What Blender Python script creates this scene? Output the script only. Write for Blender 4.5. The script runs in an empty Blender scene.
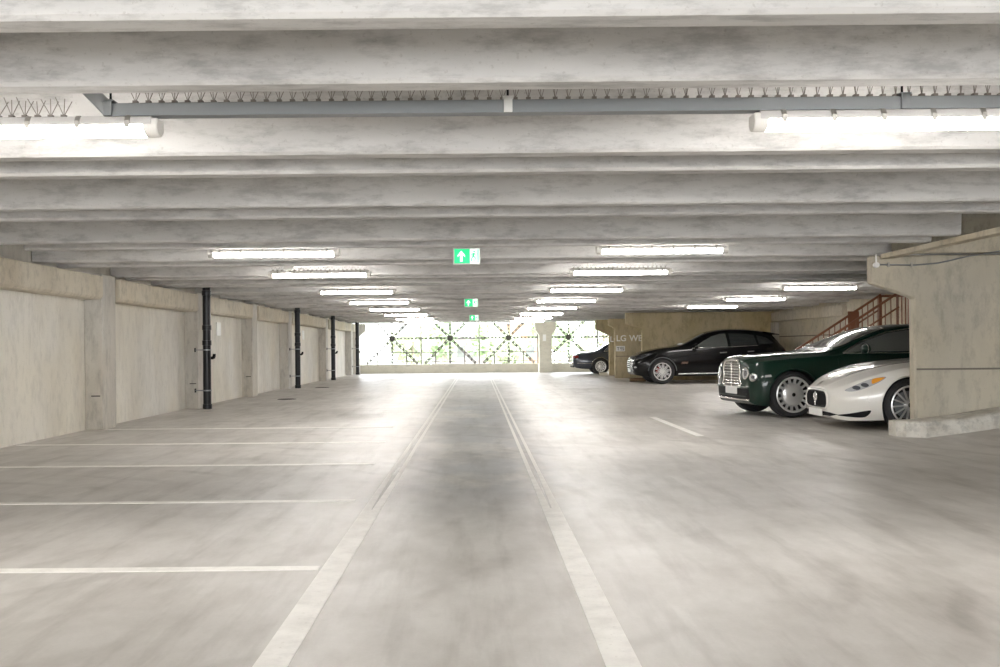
import bpy, bmesh, math, random
from mathutils import Vector, Matrix
from mathutils.bvhtree import BVHTree

random.seed(7)
PI = math.pi
S = bpy.context.scene
COL = S.collection
H = 1.18            # lens height above the floor
SOF = 2.35          # soffit of the ceiling beams

# ------------------------------------------------------------------ materials
def new_mat(name):
    m = bpy.data.materials.new(name); m.use_nodes = True
    nt = m.node_tree
    return m, nt, nt.nodes['Principled BSDF']

def plain(name, col, rough=.5, metal=0., coat=0., spec=.5, emit=None, estr=0.):
    m, nt, b = new_mat(name)
    b.inputs['Base Color'].default_value = (*col, 1)
    b.inputs['Roughness'].default_value = rough
    b.inputs['Metallic'].default_value = metal
    b.inputs['Coat Weight'].default_value = coat
    b.inputs['Coat Roughness'].default_value = .03
    b.inputs['Specular IOR Level'].default_value = spec
    if emit:
        b.inputs['Emission Color'].default_value = (*emit, 1)
        b.inputs['Emission Strength'].default_value = estr
    return m

def N(nt, t, **kw):
    n = nt.nodes.new(t)
    for k, v in kw.items(): setattr(n, k, v)
    return n

def noise(nt, vec, scale, detail=4, rough=.55, stretch=(1, 1, 1)):
    mp = N(nt, 'ShaderNodeMapping'); mp.inputs['Scale'].default_value = stretch
    nt.links.new(vec, mp.inputs['Vector'])
    n = N(nt, 'ShaderNodeTexNoise')
    n.inputs['Scale'].default_value = scale
    n.inputs['Detail'].default_value = detail
    n.inputs['Roughness'].default_value = rough
    nt.links.new(mp.outputs[0], n.inputs['Vector'])
    return n.outputs['Fac']

def ramp(nt, fac, stops):
    r = N(nt, 'ShaderNodeValToRGB')
    e = r.color_ramp.elements
    while len(e) < len(stops): e.new(.5)
    for i, (p, c) in enumerate(stops):
        e[i].position = p
        e[i].color = (*c, 1) if len(c) == 3 else c
    nt.links.new(fac, r.inputs[0])
    return r.outputs[0]

def mixc(nt, fac, a, b, mode='MIX'):
    m = N(nt, 'ShaderNodeMix'); m.data_type = 'RGBA'; m.blend_type = mode
    for k, v in ((0, fac), (6, a), (7, b)):
        if hasattr(v, 'links'): nt.links.new(v, m.inputs[k])
        else: m.inputs[k].default_value = v if k == 0 else (*v, 1)
    return m.outputs[2]

def concrete(name, base, dark, warm=None, stretch=(1, 1, 1), rough=.8, amount=.6, scale=1.3, grime=.25, bump=.15):
    m, nt, b = new_mat(name)
    tc = N(nt, 'ShaderNodeTexCoord'); v = tc.outputs['Object']
    n1 = noise(nt, v, scale, 5, .6, stretch)
    c = ramp(nt, n1, [(.30, dark), (.62, base)])
    c = mixc(nt, amount, base, c)
    n2 = noise(nt, v, 9, 6, .7, stretch)
    g = ramp(nt, n2, [(.34, (1 - grime,) * 3), (.52, (1, 1, 1))])
    c = mixc(nt, 1., c, g, 'MULTIPLY')
    if warm:
        n4 = noise(nt, v, .45, 3, .5)
        w = ramp(nt, n4, [(.42, (1, 1, 1)), (.66, warm)])
        c = mixc(nt, 1., c, w, 'MULTIPLY')
    n3 = noise(nt, v, 45, 3, .6)
    s = ramp(nt, n3, [(.30, (.72, .70, .68)), (.38, (1, 1, 1))])
    c = mixc(nt, .5, c, mixc(nt, 1., c, s, 'MULTIPLY'))
    nt.links.new(c, b.inputs['Base Color'])
    b.inputs['Roughness'].default_value = rough
    bp = N(nt, 'ShaderNodeBump'); bp.inputs['Strength'].default_value = bump
    bp.inputs['Distance'].default_value = .02
    nt.links.new(n2, bp.inputs['Height']); nt.links.new(bp.outputs[0], b.inputs['Normal'])
    return m

M = {}
M['beam'] = concrete('beam concrete', (.64, .63, .615), (.47, .46, .445), None, (.35, 1.2, 1.2), .8, .8, 1.6, .30)
M['wall'] = concrete('wall concrete', (.80, .78, .73), (.66, .63, .57), (1, .97, .90), (1, 1, .45), .75, .9, 1.1, .13)
M['ledge'] = concrete('spandrel concrete', (.66, .61, .51), (.52, .47, .38), (1, .96, .87), (1, .8, .5), .8, .8, 1.6, .25)
M['column'] = concrete('column concrete', (.60, .58, .54), (.47, .45, .41), (1, .96, .90), (1, 1, .3), .75, .8, 1.8, .25)
M['pier'] = concrete('pier concrete', (.60, .56, .47), (.46, .43, .36), (1, .96, .88), (.8, .8, .35), .75, .9, 1.2, .22)
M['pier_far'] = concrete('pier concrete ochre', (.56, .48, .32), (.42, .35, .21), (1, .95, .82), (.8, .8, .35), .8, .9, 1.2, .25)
M['back'] = concrete('back wall concrete', (.60, .55, .45), (.46, .42, .34), (1, .96, .86), (.6, .6, .6), .8, .8, .8, .22)
M['parapet'] = concrete('parapet concrete', (.64, .61, .52), (.54, .51, .42), None, (.4, 1, 1), .8, .7, 1.0, .15)
M['kerb'] = concrete('kerb paint', (.72, .70, .64), (.50, .46, .40), None, (1, 1, 1), .7, .9, 4., .3)
M['timber'] = concrete('brown timber', (.20, .12, .06), (.12, .07, .035), None, (.3, 3, 3), .7, .9, 3., .2)
M['line'] = concrete('floor paint', (.92, .90, .855), (.78, .755, .71), None, (1, 1, 1), .5, .9, 5., .10)
M['galv'] = plain('galvanised steel', (.27, .285, .295), .45, .5)
M['steel'] = plain('weathered steel bracing', (.16, .145, .135), .6, .3)
M['housing'] = plain('grey light housing', (.62, .60, .58), .5)
M['endcap'] = plain('clear end cap', (.80, .78, .74), .25)
M['tube'] = plain('lit diffuser', (.95, .93, .90), .3, emit=(1, .965, .925), estr=31.)
M['clip'] = plain('steel clip', (.45, .43, .40), .35, .8)
M['white'] = plain('white plastic', (.82, .82, .80), .4)
M['black_pipe'] = plain('black pipe', (.006, .0065, .009), .3, spec=.35)
M['rust'] = plain('brown railing paint', (.20, .075, .035), .5)
M['pin'] = plain('spike wire', (.22, .20, .18), .35, .8)
M['dark'] = plain('black plastic', (.008, .008, .009), .7, spec=.25)
M['rubber'] = plain('tyre rubber', (.022, .022, .024), .62)
M['chrome'] = plain('chrome', (.80, .79, .77), .12, 1.)
M['rim'] = plain('silver wheel alloy', (.80, .80, .80), .28, .55)
M['rimdark'] = plain('dark wheel recess', (.02, .02, .022), .5)
M['glass'] = plain('tinted car glass', (.022, .026, .026), .04, coat=1., spec=.7)
M['glass_light'] = plain('reflection-lightened car glass', (.17, .18, .17), .04, coat=1., spec=.8)  # lighter base colour paints in reflections on the windows
M['glass_mid'] = plain('smoked car glass', (.055, .06, .058), .04, coat=1., spec=.7)
M['lens'] = plain('headlamp lens', (.78, .80, .82), .10, .45, coat=1.)
M['lensdark'] = plain('headlamp inner', (.16, .17, .19), .15, .5, coat=1.)
M['amber'] = plain('amber indicator', (.85, .36, .04), .2, coat=.6)
M['red'] = plain('red lens', (.28, .02, .018), .2, coat=.8)
M['plate'] = plain('number plate white', (.78, .78, .76), .4)
M['p_green'] = plain('dark green paint', (.0022, .020, .012), .32, coat=.75, spec=.2)
M['p_white'] = plain('pearl white paint', (.80, .78, .73), .28, coat=1.)
M['p_black'] = plain('black paint', (.002, .002, .0025), .25, coat=.35, spec=.25)
M['p_slate'] = plain('slate blue paint', (.045, .052, .070), .25, .3, coat=1.)
M['sign_green'] = plain('sign green', (.01, .50, .18), .4, emit=(.015, .62, .22), estr=.5)
M['sign_white'] = plain('sign white', (.85, .88, .86), .4, emit=(.9, 1, .95), estr=.55)
M['paint_text'] = plain('white stencil paint', (.95, .94, .91), .6)
M['grass'] = plain('pale ground', (.42, .44, .36), .9)
M['bark'] = plain('bark', (.34, .29, .24), .9)

def leaf_mat(name, a, b):
    m, nt, p = new_mat(name)
    oi = N(nt, 'ShaderNodeTexCoord')
    n = noise(nt, oi.outputs['Object'], .9, 3)
    nt.links.new(ramp(nt, n, [(.35, a), (.65, b)]), p.inputs['Base Color'])
    p.inputs['Roughness'].default_value = .7
    return m
M['leaf'] = leaf_mat('hazed green foliage', (.34, .44, .24), (.46, .53, .35))  # both leaf colours are paled to paint in outdoor haze
M['leaf2'] = leaf_mat('hazed pale foliage', (.46, .52, .34), (.56, .59, .44))

def floor_material():
    m, nt, b = new_mat('polished concrete floor')
    b.inputs['Specular IOR Level'].default_value = .22
    tc = N(nt, 'ShaderNodeTexCoord'); v = tc.outputs['Object']
    sep = N(nt, 'ShaderNodeSeparateXYZ'); nt.links.new(v, sep.inputs[0])
    n1 = noise(nt, v, .55, 6, .6, (1, .7, 1))
    c = ramp(nt, n1, [(.30, (.525, .50, .465)), (.66, (.72, .695, .66))])
    n2 = noise(nt, v, 3.2, 6, .65, (1, .5, 1))
    g = ramp(nt, n2, [(.25, (.78, .765, .75)), (.62, (1, 1, 1))])
    c = mixc(nt, 1., c, g, 'MULTIPLY')
    # tyre scuffs: streaks that run along the lane
    n5 = noise(nt, v, 2.4, 5, .6, (2.2, .22, 1))
    c = mixc(nt, 1., c, ramp(nt, n5, [(.26, (.76, .75, .74)), (.50, (1, 1, 1))]), 'MULTIPLY')
    # darker, bluish lane between the two long painted lines
    def smooth(src, a, bb, inv=False):
        r = N(nt, 'ShaderNodeMapRange'); r.interpolation_type = 'SMOOTHSTEP'
        r.inputs['From Min'].default_value = a; r.inputs['From Max'].default_value = bb
        if inv: r.inputs['To Min'].default_value = 1; r.inputs['To Max'].default_value = 0
        nt.links.new(src, r.inputs['Value']); return r.outputs[0]
    def mul(a, bb):
        k = N(nt, 'ShaderNodeMath', operation='MULTIPLY')
        nt.links.new(a, k.inputs[0]); nt.links.new(bb, k.inputs[1]); return k.outputs[0]
    wob = noise(nt, v, 1.1, 5, .6)
    add = N(nt, 'ShaderNodeMath', operation='MULTIPLY_ADD')
    nt.links.new(wob, add.inputs[0]); add.inputs[1].default_value = 1.0; nt.links.new(sep.outputs[0], add.inputs[2])
    xw = add.outputs[0]
    lane = mul(mul(smooth(xw, -.6, .4), smooth(xw, .7, 1.7, True)), mul(smooth(sep.outputs[1], 6.0, 9.0), smooth(sep.outputs[1], 19, 26, True)))
    patch = ramp(nt, noise(nt, v, .8, 5, .65, (1, .6, 1)), [(.36, (0, 0, 0)), (.52, (1, 1, 1))])
    lane = mul(lane, patch)
    c = mixc(nt, lane, c, mixc(nt, 1., c, (.66, .68, .73), 'MULTIPLY'))
    # curved tyre scuffs
    wv = N(nt, 'ShaderNodeTexWave'); wv.wave_type = 'RINGS'; wv.rings_direction = 'Z'
    wv.inputs['Scale'].default_value = .55; wv.inputs['Distortion'].default_value = 2.5; wv.inputs['Detail'].default_value = 3
    mpw = N(nt, 'ShaderNodeMapping'); mpw.inputs['Location'].default_value = (4.5, -7, 0); nt.links.new(v, mpw.inputs['Vector']); nt.links.new(mpw.outputs[0], wv.inputs['Vector'])
    sc = mul(ramp(nt, wv.outputs['Fac'], [(.80, (0, 0, 0)), (.97, (1, 1, 1))]), ramp(nt, noise(nt, v, .7, 4, .6), [(.48, (0, 0, 0)), (.62, (.7, .7, .7))]))
    c = mixc(nt, sc, c, mixc(nt, 1., c, (.78, .77, .76), 'MULTIPLY'))
    # fine grain
    n3 = noise(nt, v, 60, 2, .6)
    c = mixc(nt, 1., c, ramp(nt, n3, [(.25, (.95, .95, .95)), (.75, (1, 1, 1))]), 'MULTIPLY')
    nt.links.new(c, b.inputs['Base Color'])
    rr = N(nt, 'ShaderNodeMapRange')
    nt.links.new(noise(nt, v, .9, 5, .65, (1, .5, 1)), rr.inputs['Value'])
    rr.inputs['From Min'].default_value = .3; rr.inputs['From Max'].default_value = .7
    rr.inputs['To Min'].default_value = .35; rr.inputs['To Max'].default_value = .47
    r2 = N(nt, 'ShaderNodeMath', operation='MULTIPLY_ADD')
    nt.links.new(lane, r2.inputs[0]); r2.inputs[1].default_value = -.03; nt.links.new(rr.outputs[0], r2.inputs[2])
    nt.links.new(r2.outputs[0], b.inputs['Roughness'])
    bp = N(nt, 'ShaderNodeBump'); bp.inputs['Strength'].default_value = .06; bp.inputs['Distance'].default_value = .02
    nt.links.new(noise(nt, v, 2.2, 4, .6), bp.inputs['Height']); nt.links.new(bp.outputs[0], b.inputs['Normal'])
    return m
M['floor'] = floor_material()

# ------------------------------------------------------------------ mesh helpers
class MB:
    def __init__(s): s.bm = bmesh.new(); s.mi = 0
    def _f(s, vs):
        try: f = s.bm.faces.new(vs); f.material_index = s.mi; return f
        except ValueError: return None
    def box(s, x0, x1, y0, y1, z0, z1, bev=0., mat=None):
        b = bmesh.new()
        bmesh.ops.create_cube(b, size=1)
        for v in b.verts:
            v.co = Vector(((x0 + x1) / 2 + v.co.x * (x1 - x0), (y0 + y1) / 2 + v.co.y * (y1 - y0), (z0 + z1) / 2 + v.co.z * (z1 - z0)))
        if bev > 0: bmesh.ops.bevel(b, geom=b.edges[:], offset=bev, segments=2, affect='EDGES', profile=.5)
        s.merge(b, mat); return s
    def merge(s, b, mat=None):
        if mat is not None: bmesh.ops.transform(b, matrix=mat, verts=b.verts)
        mp = {}
        for v in b.verts: mp[v] = s.bm.verts.new(v.co)
        for f in b.faces: s._f([mp[v] for v in f.verts])
        b.free()
    def prism(s, prof, axis, a, b, bev=0.):
        """prof: list of 2D points; axis 'x': (y,z) extruded in x, 'y': (x,z), 'z': (x,y)"""
        t = bmesh.new()
        def P(p, q):
            return {'x': (q, p[0], p[1]), 'y': (p[0], q, p[1]), 'z': (p[0], p[1], q)}[axis]
        A = [t.verts.new(P(p, a)) for p in prof]; B = [t.verts.new(P(p, b)) for p in prof]
        n = len(prof)
        t.faces.new(A); t.faces.new(B[::-1])
        for i in range(n): t.faces.new([A[i], B[i], B[(i + 1) % n], A[(i + 1) % n]])
        bmesh.ops.recalc_face_normals(t, faces=t.faces)
        if bev > 0: bmesh.ops.bevel(t, geom=t.edges[:], offset=bev, segments=1, affect='EDGES')
        s.merge(t); return s
    def tube(s, pts, r, n=8, closed=False):
        pts = [Vector(p) for p in pts]; rings = []; m = len(pts)
        up = None
        for i, p in enumerate(pts):
            if closed: d = pts[(i + 1) % m] - pts[i - 1]
            else: d = pts[min(i + 1, m - 1)] - pts[max(i - 1, 0)]
            if d.length < 1e-9: d = Vector((0, 0, 1))
            d.normalize()
            if up is None:
                up = d.orthogonal().normalized()
            up = (up - d * up.dot(d))
            if up.length < 1e-6: up = d.orthogonal()
            up.normalize(); w = d.cross(up)
            rr = r[i] if isinstance(r, (list, tuple)) else r
            rings.append([s.bm.verts.new(p + (up * math.cos(2 * PI * k / n) + w * math.sin(2 * PI * k / n)) * rr) for k in range(n)])
        for i in range(m if closed else m - 1):
            a, b = rings[i], rings[(i + 1) % m]
            for k in range(n): s._f([a[k], a[(k + 1) % n], b[(k + 1) % n], b[k]])
        if not closed:
            s._f(rings[0][::-1]); s._f(rings[-1])
        return s
    def bar(s, a, b, w, h, up=(0, 0, 1)):
        """rectangular bar from a to b"""
        a, b = Vector(a), Vector(b); d = (b - a).normalized()
        u = Vector(up); sd = d.cross(u)
        if sd.length < 1e-5: sd = d.orthogonal()
        sd.normalize(); u = sd.cross(d).normalized()
        q = []
        for p in (a, b):
            q.append([s.bm.verts.new(p + sd * w / 2 * i + u * h / 2 * j) for i, j in ((-1, -1), (1, -1), (1, 1), (-1, 1))])
        A, B = q
        s._f(A[::-1]); s._f(B)
        for k in range(4): s._f([A[k], A[(k + 1) % 4], B[(k + 1) % 4], B[k]])
        return s
    def lathe(s, prof, axis='y', n=40, c=(0, 0, 0)):
        """prof list of (radius, along)"""
        rings = []
        for r, h in prof:
            ring = []
            if r < 1e-6:
                p = {'y': (c[0], c[1] + h, c[2]), 'z': (c[0], c[1], c[2] + h), 'x': (c[0] + h, c[1], c[2])}[axis]
                rings.append([s.bm.verts.new(p)]); continue
            for k in range(n):
                u, w = r * math.cos(2 * PI * k / n), r * math.sin(2 * PI * k / n)
                p = {'y': (c[0] + u, c[1] + h, c[2] + w), 'z': (c[0] + u, c[1] + w, c[2] + h), 'x': (c[0] + h, c[1] + u, c[2] + w)}[axis]
                ring.append(s.bm.verts.new(p))
            rings.append(ring)
        for a, b in zip(rings, rings[1:]):
            for k in range(n):
                k2 = (k + 1) % n
                if len(a) == 1 and len(b) == 1: continue
                if len(a) == 1: s._f([a[0], b[k], b[k2]])
                elif len(b) == 1: s._f([a[k], b[0], a[k2]])
                else: s._f([a[k], b[k], b[k2], a[k2]])
        return s
    def poly(s, pts):
        s._f([s.bm.verts.new(p) for p in pts]); return s
    def build(s, name, mats, parent=None, smooth=None, recalc=True, loc=None):
        if recalc: bmesh.ops.recalc_face_normals(s.bm, faces=s.bm.faces)
        if smooth is not None:
            for f in s.bm.faces: f.smooth = True
            for e in s.bm.edges:
                if len(e.link_faces) == 2 and e.calc_face_angle(0) > math.radians(smooth): e.smooth = False
        me = bpy.data.meshes.new(name); s.bm.to_mesh(me); s.bm.free()
        for m in (mats if isinstance(mats, (list, tuple)) else [mats]): me.materials.append(m)
        o = bpy.data.objects.new(name, me); COL.objects.link(o)
        if parent is not None: o.parent = parent
        if loc is not None: o.location = loc
        return o

def tag(o, label, cat, group=None, kind=None):
    o['label'] = label; o['category'] = cat
    if group: o['group'] = group
    if kind: o['kind'] = kind
    return o

def empty(name, loc=(0, 0, 0), rz=0.):
    o = bpy.data.objects.new(name, None); o.empty_display_size = .2
    COL.objects.link(o); o.location = loc; o.rotation_euler = (0, 0, rz); return o

def copy_tree(o, parent=None):
    c = o.copy(); COL.objects.link(c)
    if parent is not None: c.parent = parent
    for ch in [x for x in S.objects if x.parent is o]: copy_tree(ch, c)
    return c

ORD = ['first', 'second', 'third', 'fourth', 'fifth', 'sixth', 'seventh', 'eighth', 'ninth', 'tenth', 'eleventh', 'twelfth', 'thirteenth', 'fourteenth', 'fifteenth', 'sixteenth', 'seventeenth', 'eighteenth', 'nineteenth', 'twentieth']

EPS = .009
def at(x, y, Y):
    """world point of a photo pixel at depth Y (used once, to read off positions)"""
    u, v = x - 477, 347.5 - y
    a = u + EPS * v; b = v - EPS * a
    return Vector((a * Y / 1000, Y, H + b * Y / 1000))

def text_mesh(body, size, extrude=.001):
    cu = bpy.data.curves.new('lettering', 'FONT'); cu.body = body; cu.size = size; cu.extrude = extrude; cu.offset = .007
    t = bpy.data.objects.new('lettering', cu); COL.objects.link(t)
    bpy.context.view_layer.update()
    dg = bpy.context.evaluated_depsgraph_get()
    me = bpy.data.meshes.new_from_object(t.evaluated_get(dg))
    bpy.data.objects.remove(t); bpy.data.curves.remove(cu)
    return me

# ------------------------------------------------------------------ the setting
YB, YE = -6.6, 46.9                 # floor extent along the lane
f = MB(); f.box(-6.1, 10.6, YB, 47.2, -.25, 0)
tag(f.build('floor', M['floor']), 'polished grey concrete garage floor with tyre scuffs', 'floor', kind='structure')
f = MB(); f.prism([(5.62, .002), (10.4, .002), (10.4, .60)], 'y', 4, 13.02)
tag(f.build('floor_ramp', M['floor']), 'concrete ramp rising to the right in front of the near pier', 'ramp', kind='structure')

# left wall
w = MB(); w.box(-6.1, -5.85, YB, 47.2, 0, 3.05)
tag(w.build('wall_left', M['wall']), 'pale concrete wall panels along the left side of the garage', 'wall', kind='structure')
colY = [-4.8, 0.1, 5.0, 10.0, 14.9, 20.0, 24.85, 29.6, 36.95, 44.4]
colN = [None, None, None, None, 'nearest in view', 'second in view', 'third in view', 'fourth in view', 'fifth in view', 'sixth in view']
DEP = .56
for i, y in enumerate(colY):
    nm = colN[i] or 'before the first in view, %s' % ORD[i]
    c = MB(); c.box(-5.849, -5.58, y, y + DEP, .0, 2.33, .012)
    tag(c.build('column', M['column']), 'grey concrete column standing out from left wall, %s' % nm, 'column', 'columns along the left wall', 'structure')
edges = [YB] + colY + [46.9]
for i in range(len(edges) - 1):
    a = edges[i] + (DEP + .16 if i else 0); b = edges[i + 1] - .005
    if b - a < .5: continue
    c = MB(); c.prism([(-5.849, 2.29), (-5.56, 2.29), (-5.56, 1.985), (-5.60, 1.945), (-5.849, 1.945)], 'y', a, b, .008)
    tag(c.build('ledge_beam', M['ledge']), 'beige concrete ledge beam along the top of left wall panel, %s from front' % ORD[i], 'beam', 'ledge beams along the left wall', 'structure')
# seams of the wall panels are real joints: low black marks on the columns' near faces
for i, y in enumerate(colY[4:7]):
    c = MB(); c.box(-5.75, -5.62, y - .012, y - .001, .50, .515)
    o = c.build('column_slot', M['dark']); tag(o, 'short dark slot low on the near face of left wall column, %s from front' % ORD[i], 'slot', 'slots in the left columns', 'structure')

# end column with a corbel at the left of the far opening
c = MB(); c.prism([(-5.849, 0), (-5.45, 0), (-5.45, 1.75), (-5.17, 1.98), (-5.17, 2.33), (-5.849, 2.33)], 'y', 46.3, 46.75, .01)
tag(c.build('corbel_column', M['column']), 'pale corbelled column at the far end of left wall', 'column', kind='structure')
# far parapet and pillar
p = MB(); p.box(-5.45, 2.87, 46.72, 46.9, 0, .42, .01)
tag(p.build('wall_back', M['parapet']), 'low beige concrete parapet wall under the wide far opening', 'wall', kind='structure')
p = MB(); p.box(3.46, 10.3, 46.72, 46.9, 0, .42, .01)
tag(p.build('wall_back_low', M['parapet']), 'low beige concrete parapet behind the slate sedan', 'wall', kind='structure')
p = MB(); p.prism([(2.88, 0), (3.45, 0), (3.45, 1.72), (3.64, 1.98), (3.64, 2.33), (2.69, 2.33), (2.69, 1.98), (2.88, 1.72)], 'y', 46.0, 46.7, .01)
fp = tag(p.build('pillar', M['parapet']), 'beige concrete pillar with flared head at the far opening', 'pillar', kind='structure')
p = MB(); p.box(3.03, 3.18, 45.985, 45.999, 1.45, 1.75)
tag(p.build('notice_sign', M['white']), 'small white notice plate high on the flared far pillar', 'sign')
p = MB(); p.box(-5.85, 10.3, 46.75, 47.1, 2.36, 2.95)
tag(p.build('lintel', M['beam']), 'concrete edge beam over the far opening', 'beam', kind='structure')

# ceiling: double tee units, each with two stems under one slab
def stem_prof(y, z0=SOF, zt=2.93, wb=.16, wt=.25, ch=.018):
    return [(y + ch, z0), (y + wb - ch, z0), (y + wb, z0 + ch), (y + wb + (wt - wb) / 2, zt), (y - (wt - wb) / 2, zt), (y, z0 + ch)]
prim = [-6.1, -3.7, -1.3, 1.10, 3.525, 6.01, 8.21, 10.8, 13.13, 15.95, 17.93, 20.72, 22.73, 25.13, 27.53, 29.93, 32.33, 34.73, 37.13, 39.53, 41.93, 44.33]
sec = [-5.45, -3.05, -.6, 1.9, 4.40, 6.66, 8.90, 11.5, 13.9, 16.6, 18.6, 21.35, 23.4, 25.8, 28.2, 30.6, 33.0, 35.4, 37.8, 40.2, 42.6, 45.0]
for i in range(len(prim)):
    x1 = 5.24 if prim[i] < 12 else 10.25
    x0 = -5.20 if prim[i] < 12 else -5.835
    lo = (sec[i - 1] + prim[i]) / 2 if i else -6.6
    hi = (sec[i] + prim[i + 1]) / 2 if i + 1 < len(prim) else 46.7
    b = MB()
    b.prism(stem_prof(prim[i]), 'x', x0, x1)
    b.prism(stem_prof(sec[i]), 'x', x0, x1)
    b.box(-5.84, x1 + (.1 if x1 < 6 else 0), lo + .006, hi - .006, 2.925, 3.05)
    where = 'overhead behind the viewpoint' if i < 4 else '%s in view from the front' % ORD[i - 4]
    tag(b.build('ceiling_beam', M['beam']), 'grey concrete twin-stem ceiling beam, %s' % where, 'beam', 'ceiling beams', 'structure')

# ledge on the right that carries the near beams, web behind, crossbeam over the near pier
c = MB(); c.box(5.25, 5.40, YB, 13.0, 2.285, 2.345, .006)
tag(c.build('ledge_strip_beam', M['ledge']), 'narrow concrete ledge running to the near pier at upper right', 'beam', kind='structure')
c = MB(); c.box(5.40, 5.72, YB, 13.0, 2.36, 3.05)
tag(c.build('edge_beam', concrete('shade-darkened beam concrete', (.40, .37, .30), (.27, .245, .20))), 'concrete edge beam above the right ledge, coloured darker for shade', 'beam', kind='structure')  # darker concrete colour paints in the shade past the beam ends
c = MB(); c.box(5.73, 10.25, 13.04, 13.18, 2.36, 2.93, .01)
tag(c.build('cross_beam', M['ledge']), 'stained concrete cross beam on top of the near pier', 'beam', kind='structure')

def pier(name, label, xs, xt, y, th, ztop, zh1, zh2, xr, mat):
    b = MB()
    b.prism([(xs, 0.003), (xs, zh2), (xt, zh1), (xt, ztop), (xr, ztop), (xr, 0.003)], 'y', y, y + th, .018)
    return tag(b.build(name, mat), label, 'pier', 'concrete piers on the right', 'structure')
near = pier('concrete_pier_wall', 'broad corbelled concrete pier at right, in front of the white sports car', 5.70, 5.15, 13.02, .18, 2.33, 1.975, 1.775, 10.25, M['pier'])
p1 = pier('concrete_pier_wall', 'corbelled concrete pier wall directly behind the black SUV', 5.68, 5.12, 34.4, .2, 2.33, 1.95, 1.76, 10.25, M['pier_far'])
p2 = pier('concrete_pier_wall', 'ochre concrete pier lettered LG WE between sedan and SUV', 5.10, 4.87, 37.0, .16, 2.20, 1.96, 1.83, 10.25, M['pier_far'])
p3 = pier('concrete_pier_wall', 'shaded corbelled pier next to the slate sedan rear wheel', 5.30, 4.76, 40.1, .2, 2.25, 1.87, 1.62, 10.25, M['pier_far'])
b = MB(); b.box(5.73, 10.55, YB, 13.0, 3.06, 3.2)
tag(b.build('ceiling', M['beam']), 'plain concrete slab above the ramp on the right', 'ceiling', kind='structure')
# horizontal construction joint on the piers
for pr, y, x0 in ((near, 13.02, 5.72), (p2, 37.0, 5.12)):
    b = MB(); zc = H - .335 if y < 14 else H - .37
    b.box(x0, 10.2, y - .006, y - .0005, zc - .012, zc + .012)
    b.build('joint', plain('dark joint', (.20, .18, .15), .9), pr)
def stencil(body, size, x, y, z, parent):
    me = text_mesh(body, size)
    me.materials.append(M['paint_text'])
    o = bpy.data.objects.new('painted_letters', me); COL.objects.link(o); o.parent = parent
    o.location = (x, y - .004, z); o.rotation_euler = (PI / 2, 0, 0)
    o['label'] = 'white stencilled letters'
stencil('LG', .31, 5.15, 37.0, 1.37, p2)
stencil('WEST', .31, 5.64, 37.0, 1.37, p2)
stencil('LG', .31, 5.33, 40.1, 1.36, p3)
b = MB(); b.box(5.14, 5.47, 36.985, 36.999, .99, 1.19)
sp = tag(b.build('notice_sign', M['white']), 'white bay notice plate below the letters LG', 'sign')
b = MB()
b.box(5.17, 5.27, 36.981, 36.986, 1.12, 1.135); b.box(5.215, 5.23, 36.981, 36.986, 1.03, 1.12)
for k in range(3): b.box(5.31, 5.43, 36.981, 36.986, 1.03 + .05 * k, 1.045 + .05 * k)
b.box(5.42, 5.435, 36.981, 36.986, 1.03, 1.085); b.box(5.305, 5.32, 36.981, 36.986, 1.08, 1.145)
b.build('printed_marks', M['dark'], sp)

# kerbs
def kerb(label, pts, mat=M['kerb']):
    """pts: list of (x, y_front, y_back, z_bottom, z_top)"""
    b = MB(); rings = []
    for x, yf, yb, zb, zt in pts:
        rings.append([b.bm.verts.new(q) for q in ((x, yf, zb), (x, yf + .03, zt - .02), (x, yf + .06, zt), (x, yb, zt), (x, yb, zb))])
    for A, B in zip(rings, rings[1:]):
        for k in range(5): b._f([A[k], A[(k + 1) % 5], B[(k + 1) % 5], B[k]])
    b._f(rings[0]); b._f(rings[-1][::-1])
    return tag(b.build('kerb', mat), label, 'kerb', None, 'structure')
kerb('chipped white kerb curving up around the foot of near pier',
     [(5.34, 12.76, 13.0, 0, .185), (5.42, 12.64, 13.0, 0, .195), (5.62, 12.5, 13.0, 0, .20), (6.1, 12.46, 13.0, .06, .245), (6.6, 12.5, 13.0, .12, .325), (7.4, 12.55, 13.0, .2, .42), (9.8, 12.55, 13.0, .52, .72)])
b = MB(); b.box(5.08, 5.6, 33.2, 33.45, 0, .115, .01)
tag(b.build('wheel_stop', M['timber']), 'brown wheel stop on the floor beneath the SUV nose', 'wheel stop')
kerb('low beige kerb block by the sedan rear wheel', [(4.98, 40.5, 40.95, 0, .12), (5.29, 40.5, 40.95, 0, .12)], M['parapet'])

# right side wall with ledge beam, corner column
b = MB(); b.box(10.25, 10.55, YB, 47.2, 0, 3.05)
tag(b.build('wall_right', M['back']), 'beige concrete wall behind the brown stair', 'wall', kind='structure')
b = MB(); b.prism([(10.249, 2.28), (10.12, 2.28), (10.12, 1.98), (10.249, 1.96)], 'y', 27.7, 34.38, .006)
tag(b.build('ledge_beam', M['ledge']), 'beige ledge beam at the top of the right wall', 'beam', None, 'structure')
b = MB(); b.box(10.1, 10.249, 33.9, 34.38, 0, 1.95, .01)
tag(b.build('column', M['column']), 'plain column in the corner behind the SUV spoiler', 'column', None, 'structure')
b = MB(); b.box(10.235, 10.2495, 14, 33.85, 1.44, 1.47)
tag(b.build('wall_joint', plain('wall joint', (.17, .15, .12), .9)), 'dark horizontal joint across the right wall', 'joint', None, 'structure')

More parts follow.
